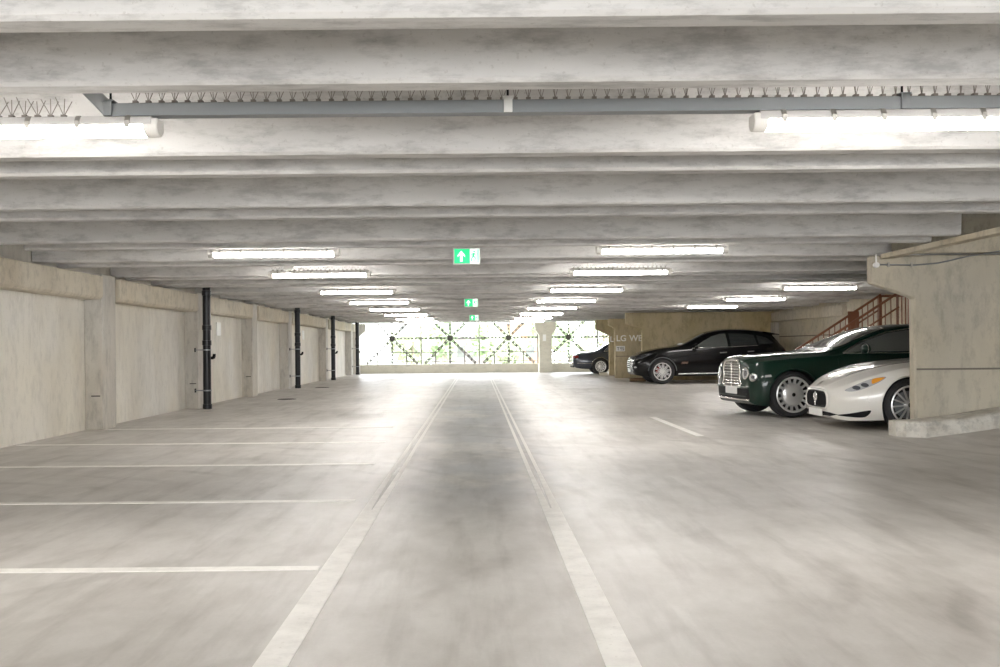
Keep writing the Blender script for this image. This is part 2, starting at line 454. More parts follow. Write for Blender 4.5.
# painted lines on the floor
def line(x0, x1, y0, y1, label, grp):
    b = MB(); b.box(x0, x1, y0, y1, -.01, .003)
    return tag(b.build('painted_line', M['line']), label, 'floor marking', grp, 'structure')
for i, (x, nm) in enumerate(((-.78, 'left'), (.53, 'right'))):
    b = MB(); b.box(x - .065, x + .065, YB, 7.3, -.01, .003); b.prism([(x - .065, 7.3), (x - .005, 7.3), (x - .025, 9.6), (x - .06, 9.6)], 'z', -.01, .003); b.prism([(x + .065, 7.3), (x + .005, 7.3), (x + .025, 9.6), (x + .06, 9.6)], 'z', -.01, .003)
    tag(b.build('painted_line', M['line']), 'white painted lane line in the foreground, %s of the pair' % nm, 'floor marking', 'lane lines', 'structure')
    b = MB(); b.box(x - .06, x - .022, 9.6, 46.6, -.01, .0025); b.box(x + .022, x + .06, 9.6, 46.6, -.01, .0025)
    tag(b.build('worn_line', plain('worn paint %d' % i, (.80, .78, .735), .5)), 'worn lane line running to the far end, %s of the pair' % nm, 'floor marking', 'lane lines', 'structure')
for i, y in enumerate((5.38, 7.76, 10.22, 12.6, 15.0)):
    line(-5.8, -.86 - .1 * i, y - .05, y + .05, 'white parking bay line across left side, %s from the front' % ORD[i], 'bay lines')
line(2.84, 2.95, 13.0, 16.6, 'short faded white line on the floor before the green car', None)
for x, y, lb in ((-4.5, 23.6, 'round dark drain cover on floor, nearer of two by left wall'), (-4.75, 30.6, 'round dark drain cover on floor, farther of two by left wall')):
    b = MB(); b.lathe([(0, .006), (.20, .006), (.23, .0)], 'z', 20, (x, y, 0))
    tag(b.build('drain_cover', M['dark']), lb, 'drain cover', 'drain covers')

# ------------------------------------------------------------------ tube lights
def light_fitting():
    r = empty('tube_light')
    L = 1.57; h = L / 2
    b = MB(); b.prism([(-.045, .0), (-.062, -.035), (-.062, -.048), (.062, -.048), (.062, -.035), (.045, .0)], 'x', -h + .03, h - .03, .004)
    b.build('housing', M['housing'], r)
    b = MB()
    prof = [(-.058, -.0485)] + [(-.058 * math.cos(a), -.05 - .050 * math.sin(a)) for a in [PI * k / 10 for k in range(0, 11)]] + [(.058, -.0485)]
    b.prism(prof, 'x', -h + .075, h - .075)
    b.build('diffuser', M['tube'], r)
    for sgn in (-1, 1):
        b = MB(); a0, a1 = sorted((sgn * (h - .075), sgn * h))
        prof2 = [(y * 1.04, z * 1.0 - .001) for y, z in prof] + [(.05, -.01), (-.05, -.01)]
        b.prism(prof2, 'x', a0, a1, .006)
        b.build('end_cap', M['endcap'], r)
    for k in range(6):
        x = -h + .15 + k * (L - .3) / 5
        b = MB(); b.prism([(-.070, -.064), (-.070, -.026), (-.048, .003), (.048, .003), (.070, -.026), (.070, -.064), (.060, -.064), (.063, -.030), (.044, -.002), (-.044, -.002), (-.063, -.030), (-.060, -.064)], 'x', x - .012, x + .012)
        b.build('clip', M['clip'], r)
    return r

def spike_strip(x0, x1, y, z, parent, hh=.115, pitch=.067):
    b = MB(); b.box(x0, x1, y - .012, y + .012, z, z + .006)
    n = max(1, int((x1 - x0) / pitch))
    for k in range(n):
        x = x0 + pitch * (k + .5)
        b.box(x - .012, x + .012, y - .014, y + .014, z + .004, z + .018)
        for dx, dy in ((-.030, -.035), (0, .0), (.034, .03)):
            j = random.uniform(-.008, .008)
            b.tube([(x, y, z + .012), (x + dx + j, y + dy, z + hh + random.uniform(-.012, .004))], .0021, 4)
    return b.build('bird_spikes', M['pin'], parent)

LZ = 2.378
lamp0 = light_fitting()
first = True
rows = [('left', -2.405, [-4.4, .35, 5.15, 11.9, 15.35, 20.1, 24.75, 29.3, 34.1, 38.9, 43.6]),  # first two here and in middle row: unseen, added to light near beams
        ('middle', 2.21, [-4.4, .35, 5.15, 11.9, 15.35, 20.1, 24.75, 29.3, 34.1, 38.9, 43.6]),
        ('far right', 6.90, [20.1, 24.75, 29.3])]
for rn, x, ys in rows:
    for k, y in enumerate(ys):
        o = lamp0 if first else copy_tree(lamp0)
        first = False
        o.location = (x, y, LZ)
        tag(o, 'lit fluorescent tube light under ceiling, %s row, %s' % (rn, ORD[k - 2] + ' from the front' if rn != 'far right' and k > 1 else ORD[k] + ' from the front' if rn == 'far right' else 'unseen, added for light behind view, ' + ORD[k]), 'ceiling light', 'tube lights, %s row' % rn)
for o in [q for q in S.objects if q.name.startswith('tube_light') and q.parent is None]:
    y = o.location.y
    z = 3.0 - LZ
    for dx in (-.5, -.15 if 4 < y < 6 else .5):
        b = MB(); b.tube([(dx, 0, -.004), (dx, 0, .0025 if 4 < y < 6 and o.location.x > 0 else 2.925 - LZ)], .005, 6)
        b.build('hanger', M['clip'], o)
    if 4 < y < 16 and o.location.x < 3 and not (y < 6 and o.location.x > 0):
        spike_strip(-.75, .34 if y < 6 else .75, 0, .0, o, .10 if y < 6 else .06)
for x, y, z, lb in ((-2.86, 15.32, 2.44, 'small white sensor box above second distant light of left row'), (7.52, 24.7, 2.39, 'small white emergency box at end of a far right light')):
    b = MB(); b.box(x - .07, x + .07, y - .16, y - .08, z - .06, z + .07, .012)
    r = tag(b.build('detector_box', M['white']), lb, 'sensor')
    b = MB(); b.lathe([(0, 0), (.03, 0), (.025, .03), (0, .035)], 'z', 14, (x, y - .12, z - .095)); b.build('sensor_dome', M['endcap'], r)
    b = MB(); b.tube([(x, y - .12, z + .065), (x, y - .12, 2.925)], .008, 6); b.build('conduit', M['clip'], r)

# ------------------------------------------------------------------ cable trunking with bird spikes
ty, tz0, tz1 = 5.15, 2.385, 2.447
tr = empty('cable_trunking', (0, 0, 0))
tag(tr, 'long galvanised cable trunking with bird spikes hung across the ceiling', 'cable trunking')
b = MB(); b.box(-1.90, 5.2, ty - .036, ty + .036, tz0, tz1, .003); b.box(-1.90, 5.2, ty - .04, ty + .04, tz0 - .004, tz0 + .004)
b.build('channel', M['galv'], tr)
b = MB(); b.prism([(-1.90, tz0), (-1.86, tz1 + .0), (-2.34, 2.925), (-2.42, 2.925)], 'y', ty - .036, ty + .036, .003)
o = b.build('elbow', M['galv'], tr); o['label'] = 'angled end rising to the slab'
for k in range(12):
    x0 = -1.78 + k * .540
    spike_strip(x0, x0 + .538, ty, tz1, tr)
for x in (-1.875, .17, 2.2, 4.25):
    b = MB(); b.tube([(x, ty, tz1), (x, ty, 2.925)], .006, 6)
    hr = b.build('hanger_rod', M['dark'], tr)
    b = MB(); b.box(x - .022, x + .022, ty - .052, ty - .037, tz0 - .004, tz1 + .016, .003)
    b.box(x - .028, x + .028, ty - .052, ty + .04, tz1 + .006, tz1 + .016)
    o = b.build('clamp', M['white'] if abs(x - .17) < .1 else M['galv'], hr)

# ------------------------------------------------------------------ exit signs
def exit_sign():
    r = empty('exit_sign'); W, Hh, t = .35, .215, .03
    b = MB(); b.box(-W / 2, W / 2, 0, t, -Hh / 2, Hh / 2, .004); b.build('housing', M['white'], r)
    b = MB(); b.box(-W / 2 + .018, .042, -.004, .0005, -Hh / 2 + .016, Hh / 2 - .016)
    g = b.build('green_panel', M['sign_green'], r)
    ar = [(-.068, .07), (-.02, .012), (-.02, -.012), (-.052, .018), (-.052, -.07), (-.084, -.07), (-.084, .018), (-.116, -.012), (-.116, .012)]
    b = MB(); b.prism(ar, 'y', -.0075, -.0041); b.build('arrow', M['sign_white'], g)
    b = MB(); b.box(.044, W / 2 - .014, -.004, .0005, -Hh / 2 + .016, Hh / 2 - .016)
    wp = b.build('white_panel', M['sign_white'], r)
    b = MB()
    b.lathe([(0, -.0075), (.013, -.0075), (.013, -.0041), (0, -.0041)], 'y', 14, (.098, 0, .058))
    for a, c, wd in (((.094, .040), (.084, .0), .026), ((.084, .0), (.062, -.035), .016), ((.062, -.035), (.058, -.072), .014), ((.084, .0), (.112, -.022), .016), ((.112, -.022), (.104, -.068), .014),
                     ((.092, .036), (.064, .026), .010), ((.064, .026), (.056, .0), .009), ((.094, .036), (.118, .020), .010), ((.118, .02), (.130, .036), .009)):
        b.bar((a[0], -.0058, a[1]), (c[0], -.0058, c[1]), .0032, wd, (0, 0, 1) if abs(a[0] - c[0]) > abs(a[1] - c[1]) else (1, 0, 0))
    b.box(.138, .154, -.0075, -.0041, -.085, .085)
    b.build('running_figure', M['sign_green'], wp)
    for x in (-.12, .12):
        b = MB(); b.tube([(x, t / 2, Hh / 2 - .002), (x, t / 2, 2.925 - 2.355)], .004, 6); b.build('hanger', M['clip'], r)
    return r
e0 = exit_sign()
for k, (x, y, z, nm) in enumerate(((-.123, 12.85, 2.355, 'nearest'), (-.137, 25.0, 2.30, 'middle'), (-.10, 36.9, 2.28, 'farthest'))):
    o = e0 if k == 0 else copy_tree(e0)
    o.location = (x, y, z)
    if k:
        for ch in [c for c in S.objects if c.parent is o and c.name.startswith('hanger')]: ch.scale = (1, 1, 1.09)
    tag(o, 'green and white exit sign with arrow hanging over lane, %s of three' % nm, 'exit sign', 'exit signs over the lane')

# ------------------------------------------------------------------ black downpipes
def downpipe():
    r = empty('downpipe')
    b = MB(); b.tube([(0, 0, .015), (0, 0, 2.42)], .078, 20); b.build('pipe', M['black_pipe'], r, 40)
    for z in (.065, 1.32, 1.62, 2.3):
        b = MB(); b.lathe([(.078, -.05), (.09, -.045), (.09, .045), (.078, .05)], 'z', 20, (0, 0, z)); b.build('collar', M['black_pipe'], r, 40)
    b = MB(); b.tube([(.02, .05, 1.02), (.10, .05, 1.02), (.14, .02, 1.06), (.14, .02, 1.10)], .03, 10); b.lathe([(0, 0), (.045, 0), (.045, .03), (0, .03)], 'x', 14, (.12, .02, 1.05))
    b.build('access_cap', M['dark'], r, 40)
    for z in (.38, 1.18):
        b = MB(); b.lathe([(.08, -.012), (.086, -.012), (.086, .012), (.08, .012)], 'z', 20, (0, 0, z))
        b.box(-.24, -.085, -.008, .008, z - .009, z + .009)
        br = b.build('bracket', M['galv'], r)
        b = MB(); b.box(-.24, -.225, -.04, .04, z - .04, z + .04, .004); b.build('bracket_plate', M['dark'], br)
    return r
d0 = downpipe()
for k, (y, nm) in enumerate(((19.75, 'nearest'), (29.75, 'second'), (37.1, 'third'), (44.6, 'farthest'))):
    o = d0 if k == 0 else copy_tree(d0)
    o.location = (-5.335, y, 0)
    tag(o, 'glossy black downpipe clamped in front of left wall column, %s of four' % nm, 'downpipe', 'black downpipes on the left wall')
for k, (y, z) in enumerate(((22.6, 1.50), (33.6, 1.50))):
    b = MB(); b.box(-5.849, -5.83, y - .18, y + .18, z, z + .30, .003)
    tag(b.build('notice_sign', M['white']), 'white notice plate on left wall panel after the %s downpipe' % ('nearest' if k == 0 else 'second'), 'sign', 'notices on the left wall')

# ------------------------------------------------------------------ conduit with box on the near pier
cd = empty('conduit', (0, 0, 0))
tag(cd, 'thin conduit with white junction box along the top of near pier', 'conduit')
b = MB(); b.tube([(5.195, 12.99, 2.235), (5.195, 12.99, 2.345)], .012, 8); b.build('vertical_pipe', M['white'], cd)
b = MB(); b.lathe([(0, -.05), (.036, -.05), (.036, -.0), (0, 0)], 'y', 16, (5.195, 13.015, 2.205)); b.build('junction_box', M['white'], cd)
b = MB(); pts = [(5.23, 13.0, 2.21), (5.5, 13.0, 2.205), (5.7, 13.0, 2.20), (6.0, 12.99, 2.222), (6.4, 12.98, 2.31), (6.9, 12.96, 2.385), (7.4, 12.94, 2.43)]
b.tube(pts, .010, 8); b.build('pipe', M['galv'], cd, 40)
for x, z in ((5.36, 2.21), (5.66, 2.205)):
    b = MB(); b.box(x - .012, x + .012, 12.985, 13.019, z - .03, z + .03, .003); b.build('saddle_clip', M['clip'], cd)

# ------------------------------------------------------------------ stair with brown railing
st = empty('steel_stair', (0, 0, 0))
tag(st, 'brown steel stair with railings rising beside the right wall', 'stair')
slope = .64
def sz(x): return .12 + (x - 7.3) * slope          # nosing line
yA, yB = 22.5, 23.5
for y in (yA, yB):
    b = MB(); b.bar((7.25, y, .02), (9.45, y, sz(9.45) - .07), .05, .22); b.build('stringer', M['rust'], st)
    b = MB(); b.bar((7.5, y, 1.055), (9.5, y, 1.055 + 2.0 * slope), .045, .05)
    b.bar((7.5, y, .73), (9.5, y, .73 + 2.0 * slope), .035, .035)
    b.build('handrail', M['rust'], st)
n = 12
for k in range(n):
    x = 7.35 + k * .175; b = MB(); b.box(x, x + .22, yA + .03, yB - .03, sz(x) - .03, sz(x), .004); b.build('tread', M['rust'], st)
for y in (yA, yB):
    for k in range(16):
        x = 7.5 + k * .13
        if sz(x) + .9 > 2.9: continue
        b = MB(); b.bar((x, y, sz(x) - .1), (x, y, 1.055 + (x - 7.5) * slope), .018, .018, (1, 0, 0)); b.build('baluster', M['rust'], st)
b = MB(); b.box(9.45, 10.24, yA, yB, 1.40, 1.48); b.build('landing', M['rust'], st)
b = MB()
for y in (yA, yB): b.bar((9.5, y, 2.30), (10.2, y, 2.30), .04, .05)
b.build('landing_rail', M['rust'], st)
for k in range(9):
    x = 9.48 + k * .085
    b = MB(); b.bar((x, yA, 1.44), (x, yA, 2.31), .022, .022, (1, 0, 0)); b.build('landing_baluster', M['rust'], st)
b = MB(); b.bar((9.47, yB, 0), (9.47, yB, 2.32), .08, .08, (1, 0, 0)); b.bar((10.18, yB, 0), (10.18, yB, 2.32), .08, .08, (1, 0, 0)); b.bar((10.18, yA, 0), (10.18, yA, 2.32), .08, .08, (1, 0, 0))
b.build('post', M['rust'], st)
b = MB(); b.box(8.72, 8.98, yB - .02, yB + .01, 1.35, 1.95, .004); o = b.build('infill_panel', M['rust'], st)

# ------------------------------------------------------------------ steel bracing outside the far opening
def punched(b, a, c, w, y):
    """flat bar with two edges and rungs, so light shows through its holes"""
    a, c = Vector((a[0], y, a[1])), Vector((c[0], y, c[1])); d = c - a; L = d.length; d.normalize()
    nrm = Vector((-d.z, 0, d.x))
    for sgn in (-1, 1): b.bar(a + nrm * sgn * (w / 2 - w * .19), c + nrm * sgn * (w / 2 - w * .19), .02, w * .38, nrm)
    k = int(L / (w * 1.7))
    for i in range(k + 1):
        q = a + d * (L * i / max(k, 1))
        b.bar(q - nrm * w / 2, q + nrm * w / 2, .02, w * .75, d)
YS = 47.35
def bracing(xc, half, label, left=True, right=True):
    r = empty('bracing_frame', (0, 0, 0)); tag(r, label, 'steel bracing', 'steel bracing in the far opening')
    zc = 1.64; top = 2.75
    b = MB(); punched(b, (xc, -.2), (xc, top), .10, YS); b.build('post', M['steel'], r)
    for sx in (-1, 1):
        b = MB(); punched(b, (xc + sx * .06, zc - .06), (xc + sx * (half - .20), zc - half + .20), .12, YS); b.build('diagonal', M['steel'], r)
        b = MB(); punched(b, (xc + sx * .06, zc + .06), (xc + sx * 1.1, zc + 1.1), .12, YS); b.build('diagonal', M['steel'], r)
    b = MB(); punched(b, (xc - half + .07, zc), (xc + half - .07, zc), .10, YS); b.build('cross_rail', M['steel'], r)
    for z, th in ((.97, .035), (.54, .03)):
        b = MB(); b.bar((xc - half + .06, YS, z), (xc + half - .046, YS, z), .03, th); b.build('guard_rail', M['steel'], r)
    for xx, wd, zt in ((xc + half, .09, top), (xc + half * .5, .03, .97), (xc - half * .5, .03, .97)):
        b = MB(); b.bar((xx, YS + .03, -.2), (xx, YS + .03, zt), wd, .06, (1, 0, 0)); b.build('mullion', M['steel'], r)
    b = MB(); b.lathe([(0, -.03), (.055, -.03), (.055, .03), (0, .03)], 'y', 16, (xc, YS, zc)); b.build('gusset', M['steel'], r)
    return r
bn = ['by left wall', 'second from the left wall', 'third from the left wall, beside the pillar', 'above the slate sedan', 'behind the shaded pier', 'in the far right corner']
for k, xc in enumerate((-4.02, -1.27, 1.50, 4.34, 7.1)):
    bracing(xc, 1.375, 'dark steel cross bracing in far opening, %s' % bn[k])

# ------------------------------------------------------------------ outside
b = MB(); b.box(-60, 60, 47.3, 140, -.6, -.3)
tag(b.build('ground', M['grass']), 'pale ground outside beyond the far parapet', 'ground', kind='structure')
def tree(label, x, y, h, r, mat, n=520):
    t = empty('tree', (x, y, -.3)); tag(t, label, 'tree', 'trees beyond the far opening')
    b = MB(); b.tube([(0, 0, 0), (.05, .02, h * .4), (-.03, 0, h * .8)], [.16, .12, .05], 8)
    for a in range(5):
        an = a * 1.26; b.tube([(0, 0, h * (.3 + .06 * a)), (math.cos(an) * r * .6, math.sin(an) * r * .6, h * (.5 + .07 * a))], [.06, .02], 6)
    b.build('trunk', M['bark'], t)
    b = MB()
    blobs = [(Vector((random.uniform(-.55, .55) * r, random.uniform(-.55, .55) * r, h * random.uniform(.28, .85))), r * random.uniform(.35, .6)) for _ in range(11)]
    for _ in range(n):
        c, rr = random.choice(blobs)
        d = Vector((random.gauss(0, 1), random.gauss(0, 1), random.gauss(0, 1))).normalized() * rr * random.uniform(.6, 1)
        p = c + d; s = random.uniform(.14, .3)
        u = Vector((random.gauss(0, 1), random.gauss(0, 1), random.gauss(0, 1))).normalized(); w_ = u.orthogonal().normalized()
        b.poly([p - u * s, p - w_ * s * .55, p + u * s, p + w_ * s * .55])
    b.build('foliage', mat, t, recalc=False)
tree('pale green tree outside, behind left bracing frame', -4.1, 63, 2.6, 1.5, M['leaf2'])
tree('leafy green tree outside, between left and second bracing', -2.3, 68, 3.7, 1.7, M['leaf'])
tree('round green tree outside, right of second bracing', .9, 70, 3.9, 1.9, M['leaf'])
tree('tall green tree outside, left of the flared pillar', 4.6, 65, 5.0, 1.4, M['leaf'])
tree('low bushy tree outside, behind third bracing', 1.8, 60, 2.2, 1.5, M['leaf2'])
tree('wide green tree outside, above the slate sedan boot', 8.6, 68, 3.4, 2.0, M['leaf2'])
tree('dark green tree outside, near the shaded pier', 6.6, 80, 4.2, 1.6, M['leaf'])
def building(label, x0, x1, y, h, col, nx, nz):
    t = empty('building', ((x0 + x1) / 2, y, -.3)); tag(t, label, 'building', 'buildings beyond the far opening')
    m = plain('render %s' % label[:12], col, .9)
    w2 = (x1 - x0) / 2
    b = MB(); b.box(-w2, w2, 0, 5, 0, h); b.build('walls', m, t)
    b = MB(); b.box(-w2 - .15, w2 + .15, -.15, 5.15, h, h + .2); b.build('roof', plain('roof', (.30, .28, .27), .8), t)
    for i in range(nx):
        for j in range(nz):
            cx = -w2 + (i + .5) * 2 * w2 / nx; cz = .6 + j * (h - .6) / nz
            b = MB(); b.box(cx - .35, cx + .35, -.04, .05, cz, cz + min(1.1, (h - .6) / nz * .65)); b.build('window', M['glass_light'], t)
building('tall pale stone tower outside, behind left bracing frame', -6.4, -4.6, 82, 5.6, (.46, .43, .38), 2, 3)
building('warm tan low building outside, behind third bracing', 1.9, 6.0, 84, 3.4, (.48, .33, .22), 4, 1)
building('long low pale building outside, behind second bracing', -4.0, 1.2, 88, 2.2, (.40, .37, .35), 5, 1)

# ------------------------------------------------------------------ cars
def pchip(tab):
    xs = [p[0] for p in tab]; ys = [p[1] for p in tab]; n = len(xs)
    h = [xs[i + 1] - xs[i] for i in range(n - 1)]; d = [(ys[i + 1] - ys[i]) / h[i] for i in range(n - 1)]
    m = [d[0]] + [0.] * (n - 2) + [d[-1]]
    for i in range(1, n - 1):
        if d[i - 1] * d[i] > 0:
            a, b = 2 * h[i] + h[i - 1], h[i] + 2 * h[i - 1]
            m[i] = (a + b) / (a / d[i - 1] + b / d[i])
    def f(x):
        if x <= xs[0]: return ys[0]
        if x >= xs[-1]: return ys[-1]
        i = 0
        while x > xs[i + 1]: i += 1
        t = (x - xs[i]) / h[i]
        return (ys[i] * (1 + 2 * t) * (1 - t) ** 2 + m[i] * h[i] * t * (1 - t) ** 2 + ys[i + 1] * t * t * (3 - 2 * t) + m[i + 1] * h[i] * t * t * (t - 1))
    return f

def catmull(pts, per):
    out = []; n = len(pts)
    for i in range(n - 1):
        p0, p1, p2, p3 = pts[max(i - 1, 0)], pts[i], pts[i + 1], pts[min(i + 2, n - 1)]
        for k in range(per):
            t = k / per
            out.append(tuple(.5 * (2 * b + (c - a) * t + (2 * a - 5 * b + 4 * c - d) * t * t + (3 * b - a - 3 * c + d) * t ** 3) for a, b, c, d in zip(p0, p1, p2, p3)))
    out.append(pts[-1]); return out

def body_shell(sp):
    """closed lofted shell in car space: x along the car (front axle at 0, nose at -fo), y across, z up"""
    T = {k: pchip(sp[k]) for k in ('zb', 'w', 'zw', 'ws', 'zs', 'wr', 'zr', 'zt')}
    L, fo = sp['L'], sp['fo']
    ss = set(round(L * k / 90, 4) for k in range(91))
    for k in (.02, .05, .08, .11, .14): ss.add(k); ss.add(round(L - k, 4))
    for s in sp.get('extra', []): ss.add(s)
    ss = sorted(ss)
    bm = bmesh.new(); rings = []
    for s in ss:
        zb, w, zw, ws, zs, wr, zr, zt = (T[k](s) for k in ('zb', 'w', 'zw', 'ws', 'zs', 'wr', 'zr', 'zt'))
        wb = w * .90
        half = [(0, zb), (wb * .5, zb), (wb * .9, zb)]
        low = catmull([(wb, zb + .002), (w * .985, zb + .35 * (zw - zb)), (w, zw), (ws + (w - ws) * .35, zs - .25 * (zs - zw)), (ws, zs)], 5)
        half += low
        nt_ = 10
        for k in range(1, nt_ + 1):                       # shoulder to cantrail, slightly convex
            t = k / nt_; bulge = math.sin(PI * t) * sp.get('tumble', .018) * min(1, (zr - zs) / .2)
            half.append((ws + (wr - ws) * t + bulge, zs + (zr - zs) * t))
        nr = 12
        for k in range(1, nr + 1):                        # cantrail to centre line
            a = (PI / 2) * k / nr
            half.append((wr * math.cos(a) ** .85 if k < nr else 0, zr + (zt - zr) * math.sin(a) ** .9))
        ring = [bm.verts.new((s - fo, y, z)) for y, z in half]
        ring += [bm.verts.new((s - fo, -y, z)) for y, z in half[-2:0:-1]]
        rings.append(ring)
    n = len(rings[0])
    for a, b in zip(rings, rings[1:]):
        for k in range(n): bm.faces.new([a[k], a[(k + 1) % n], b[(k + 1) % n], b[k]])
    bm.faces.new(rings[0]); bm.faces.new(rings[-1][::-1])
    bmesh.ops.triangulate(bm, faces=[f for f in bm.faces if len(f.verts) > 4])
    bmesh.ops.recalc_face_normals(bm, faces=bm.faces)
    return bm

def cut_arches(bm, sp):
    me = bpy.data.meshes.new('shell'); bm.to_mesh(me); bm.free()
    me.materials.append(M['dark']); me.materials.append(M['dark'])
    o = bpy.data.objects.new('shell', me); COL.objects.link(o)
    c = MB(); c.mi = 1
    R, W = sp['R'], sp['half']
    for x, rr in ((0, sp.get('arch', R + .035)), (sp['wb_len'], sp.get('arch', R + .035))):
        for sgn in (-1, 1):
            y0, y1 = sorted((sgn * (W + .12), sgn * (W - .34)))
            c.lathe([(0, y0), (rr, y0), (rr, y1), (0, y1)], 'y', 64, (x, 0, R))
    co = c.build('cutter', [M['dark'], M['dark']])
    md = o.modifiers.new('b', 'BOOLEAN'); md.operation = 'DIFFERENCE'; md.object = co; md.solver = 'EXACT'
    bpy.context.view_layer.update()
    dg = bpy.context.evaluated_depsgraph_get()
    me2 = bpy.data.meshes.new_from_object(o.evaluated_get(dg))
    bpy.data.objects.remove(o); bpy.data.objects.remove(co)
    b2 = bmesh.new(); b2.from_mesh(me2); bpy.data.meshes.remove(me2)
    return b2

class Skin:
    """projects outlines onto a body shell"""
    def __init__(s, bm, root):
        s.tree = BVHTree.FromBMesh(bm); s.root = root
    def hit(s, p, view, off):
        a, b = p
        org, d = {'near': ((a, -4, b), (0, 1, 0)), 'far': ((a, 4, b), (0, -1, 0)), 'front': ((-6, a, b), (1, 0, 0)), 'rear': ((9, a, b), (-1, 0, 0)), 'top': ((a, b, 4), (0, 0, -1))}[view]
        loc, nrm, _, _ = s.tree.ray_cast(Vector(org), Vector(d))
        if loc is None:
            q = Vector({'near': (a, -.9, b), 'far': (a, .9, b), 'front': (-.8, a, b), 'rear': (4, a, b), 'top': (a, b, 1)}[view])
            loc, nrm, _, _ = s.tree.find_nearest(q)
        if nrm.dot(Vector(d)) > 0: nrm = -nrm
        return loc + nrm * off
    def patch(s, name, outline, view, mat, off=.004, parent=None, res=.05, thick=.012, smooth=50, label=None):
        b = bmesh.new()
        vs = [b.verts.new((p[0], p[1], 0)) for p in outline]
        b.faces.new(vs)
        for ax in (0, 1):
            lo = min(p[ax] for p in outline); hi = max(p[ax] for p in outline)
            k = int((hi - lo) / res) + 1
            for i in range(1, k):
                c = lo + (hi - lo) * i / k
                co = [0, 0, 0]; co[ax] = c; no = [0, 0, 0]; no[ax] = 1
                bmesh.ops.bisect_plane(b, geom=b.verts[:] + b.edges[:] + b.faces[:], plane_co=co, plane_no=no)
        bmesh.ops.triangulate(b, faces=[f for f in b.faces if len(f.verts) > 4])
        d = Vector({'near': (0, 1, 0), 'far': (0, -1, 0), 'front': (1, 0, 0), 'rear': (-1, 0, 0), 'top': (0, 0, -1)}[view])
        for v in b.verts: v.co = s.hit((v.co.x, v.co.y), view, off)
        b.normal_update()
        for f in b.faces:
            if f.normal.dot(d) > 0: f.normal_flip()
        rim = [e for e in b.edges if len(e.link_faces) == 1]
        inner = {}
        for e in rim:
            for v in e.verts:
                if v not in inner: inner[v] = b.verts.new(v.co + d * thick)
        for e in rim:
            v0, v1 = e.verts
            try: b.faces.new([v0, v1, inner[v1], inner[v0]])
            except ValueError: pass
        bmesh.ops.recalc_face_normals(b, faces=[f for f in b.faces if len(f.verts) == 4 and any(v in inner.values() for v in f.verts)]) if False else None
        m = MB(); m.bm.free(); m.bm = b
        o = m.build(name, mat, parent or s.root, smooth, recalc=False)
        if label: o['label'] = label
        return o
    def trim(s, name, pts, view, mat, r=.012, off=.004, closed=False, parent=None, seg=.05, n=6, label=None):
        dens = []
        q = pts + [pts[0]] if closed else pts
        for a, c in zip(q, q[1:]):
            k = max(1, int(math.hypot(c[0] - a[0], c[1] - a[1]) / seg))
            dens += [(a[0] + (c[0] - a[0]) * i / k, a[1] + (c[1] - a[1]) * i / k) for i in range(k)]
        if not closed: dens.append(pts[-1])
        m = MB(); m.tube([s.hit(p, view, off) for p in dens], r, n, closed)
        o = m.build(name, mat, parent or s.root, 60)
        if label: o['label'] = label
        return o
    def both(s, fn, name, pts, mat, **kw):
        return [getattr(s, fn)(name, pts, v, mat, **kw) for v in ('near', 'far')]
    def pair(s, fn, name, pts, view, mat, **kw):
        """front/top outline and its mirror"""
        sw = (lambda p: (p[0], -p[1])) if view == 'top' else (lambda p: (-p[0], p[1]))
        return [getattr(s, fn)(name, pts, view, mat, **kw), getattr(s, fn)(name, [sw(p) for p in pts], view, mat, **kw)]

def ell(cx, cz, rx, rz, n=20, tilt=0.):
    out = []
    for k in range(n):
        a = 2 * PI * k / n; u, v = rx * math.cos(a), rz * math.sin(a)
        out.append((cx + u * math.cos(tilt) - v * math.sin(tilt), cz + u * math.sin(tilt) + v * math.cos(tilt)))
    return out
def spl(pts, per=5):
    """closed smooth outline through pts"""
    n = len(pts); out = []
    for i in range(n):
        p0, p1, p2, p3 = pts[i - 1], pts[i], pts[(i + 1) % n], pts[(i + 2) % n]
        for k in range(per):
            t = k / per
            out.append(tuple(.5 * (2 * b + (c - a) * t + (2 * a - 5 * b + 4 * c - d) * t * t + (3 * b - a - 3 * c + d) * t ** 3) for a, b, c, d in zip(p0, p1, p2, p3)))
    return out

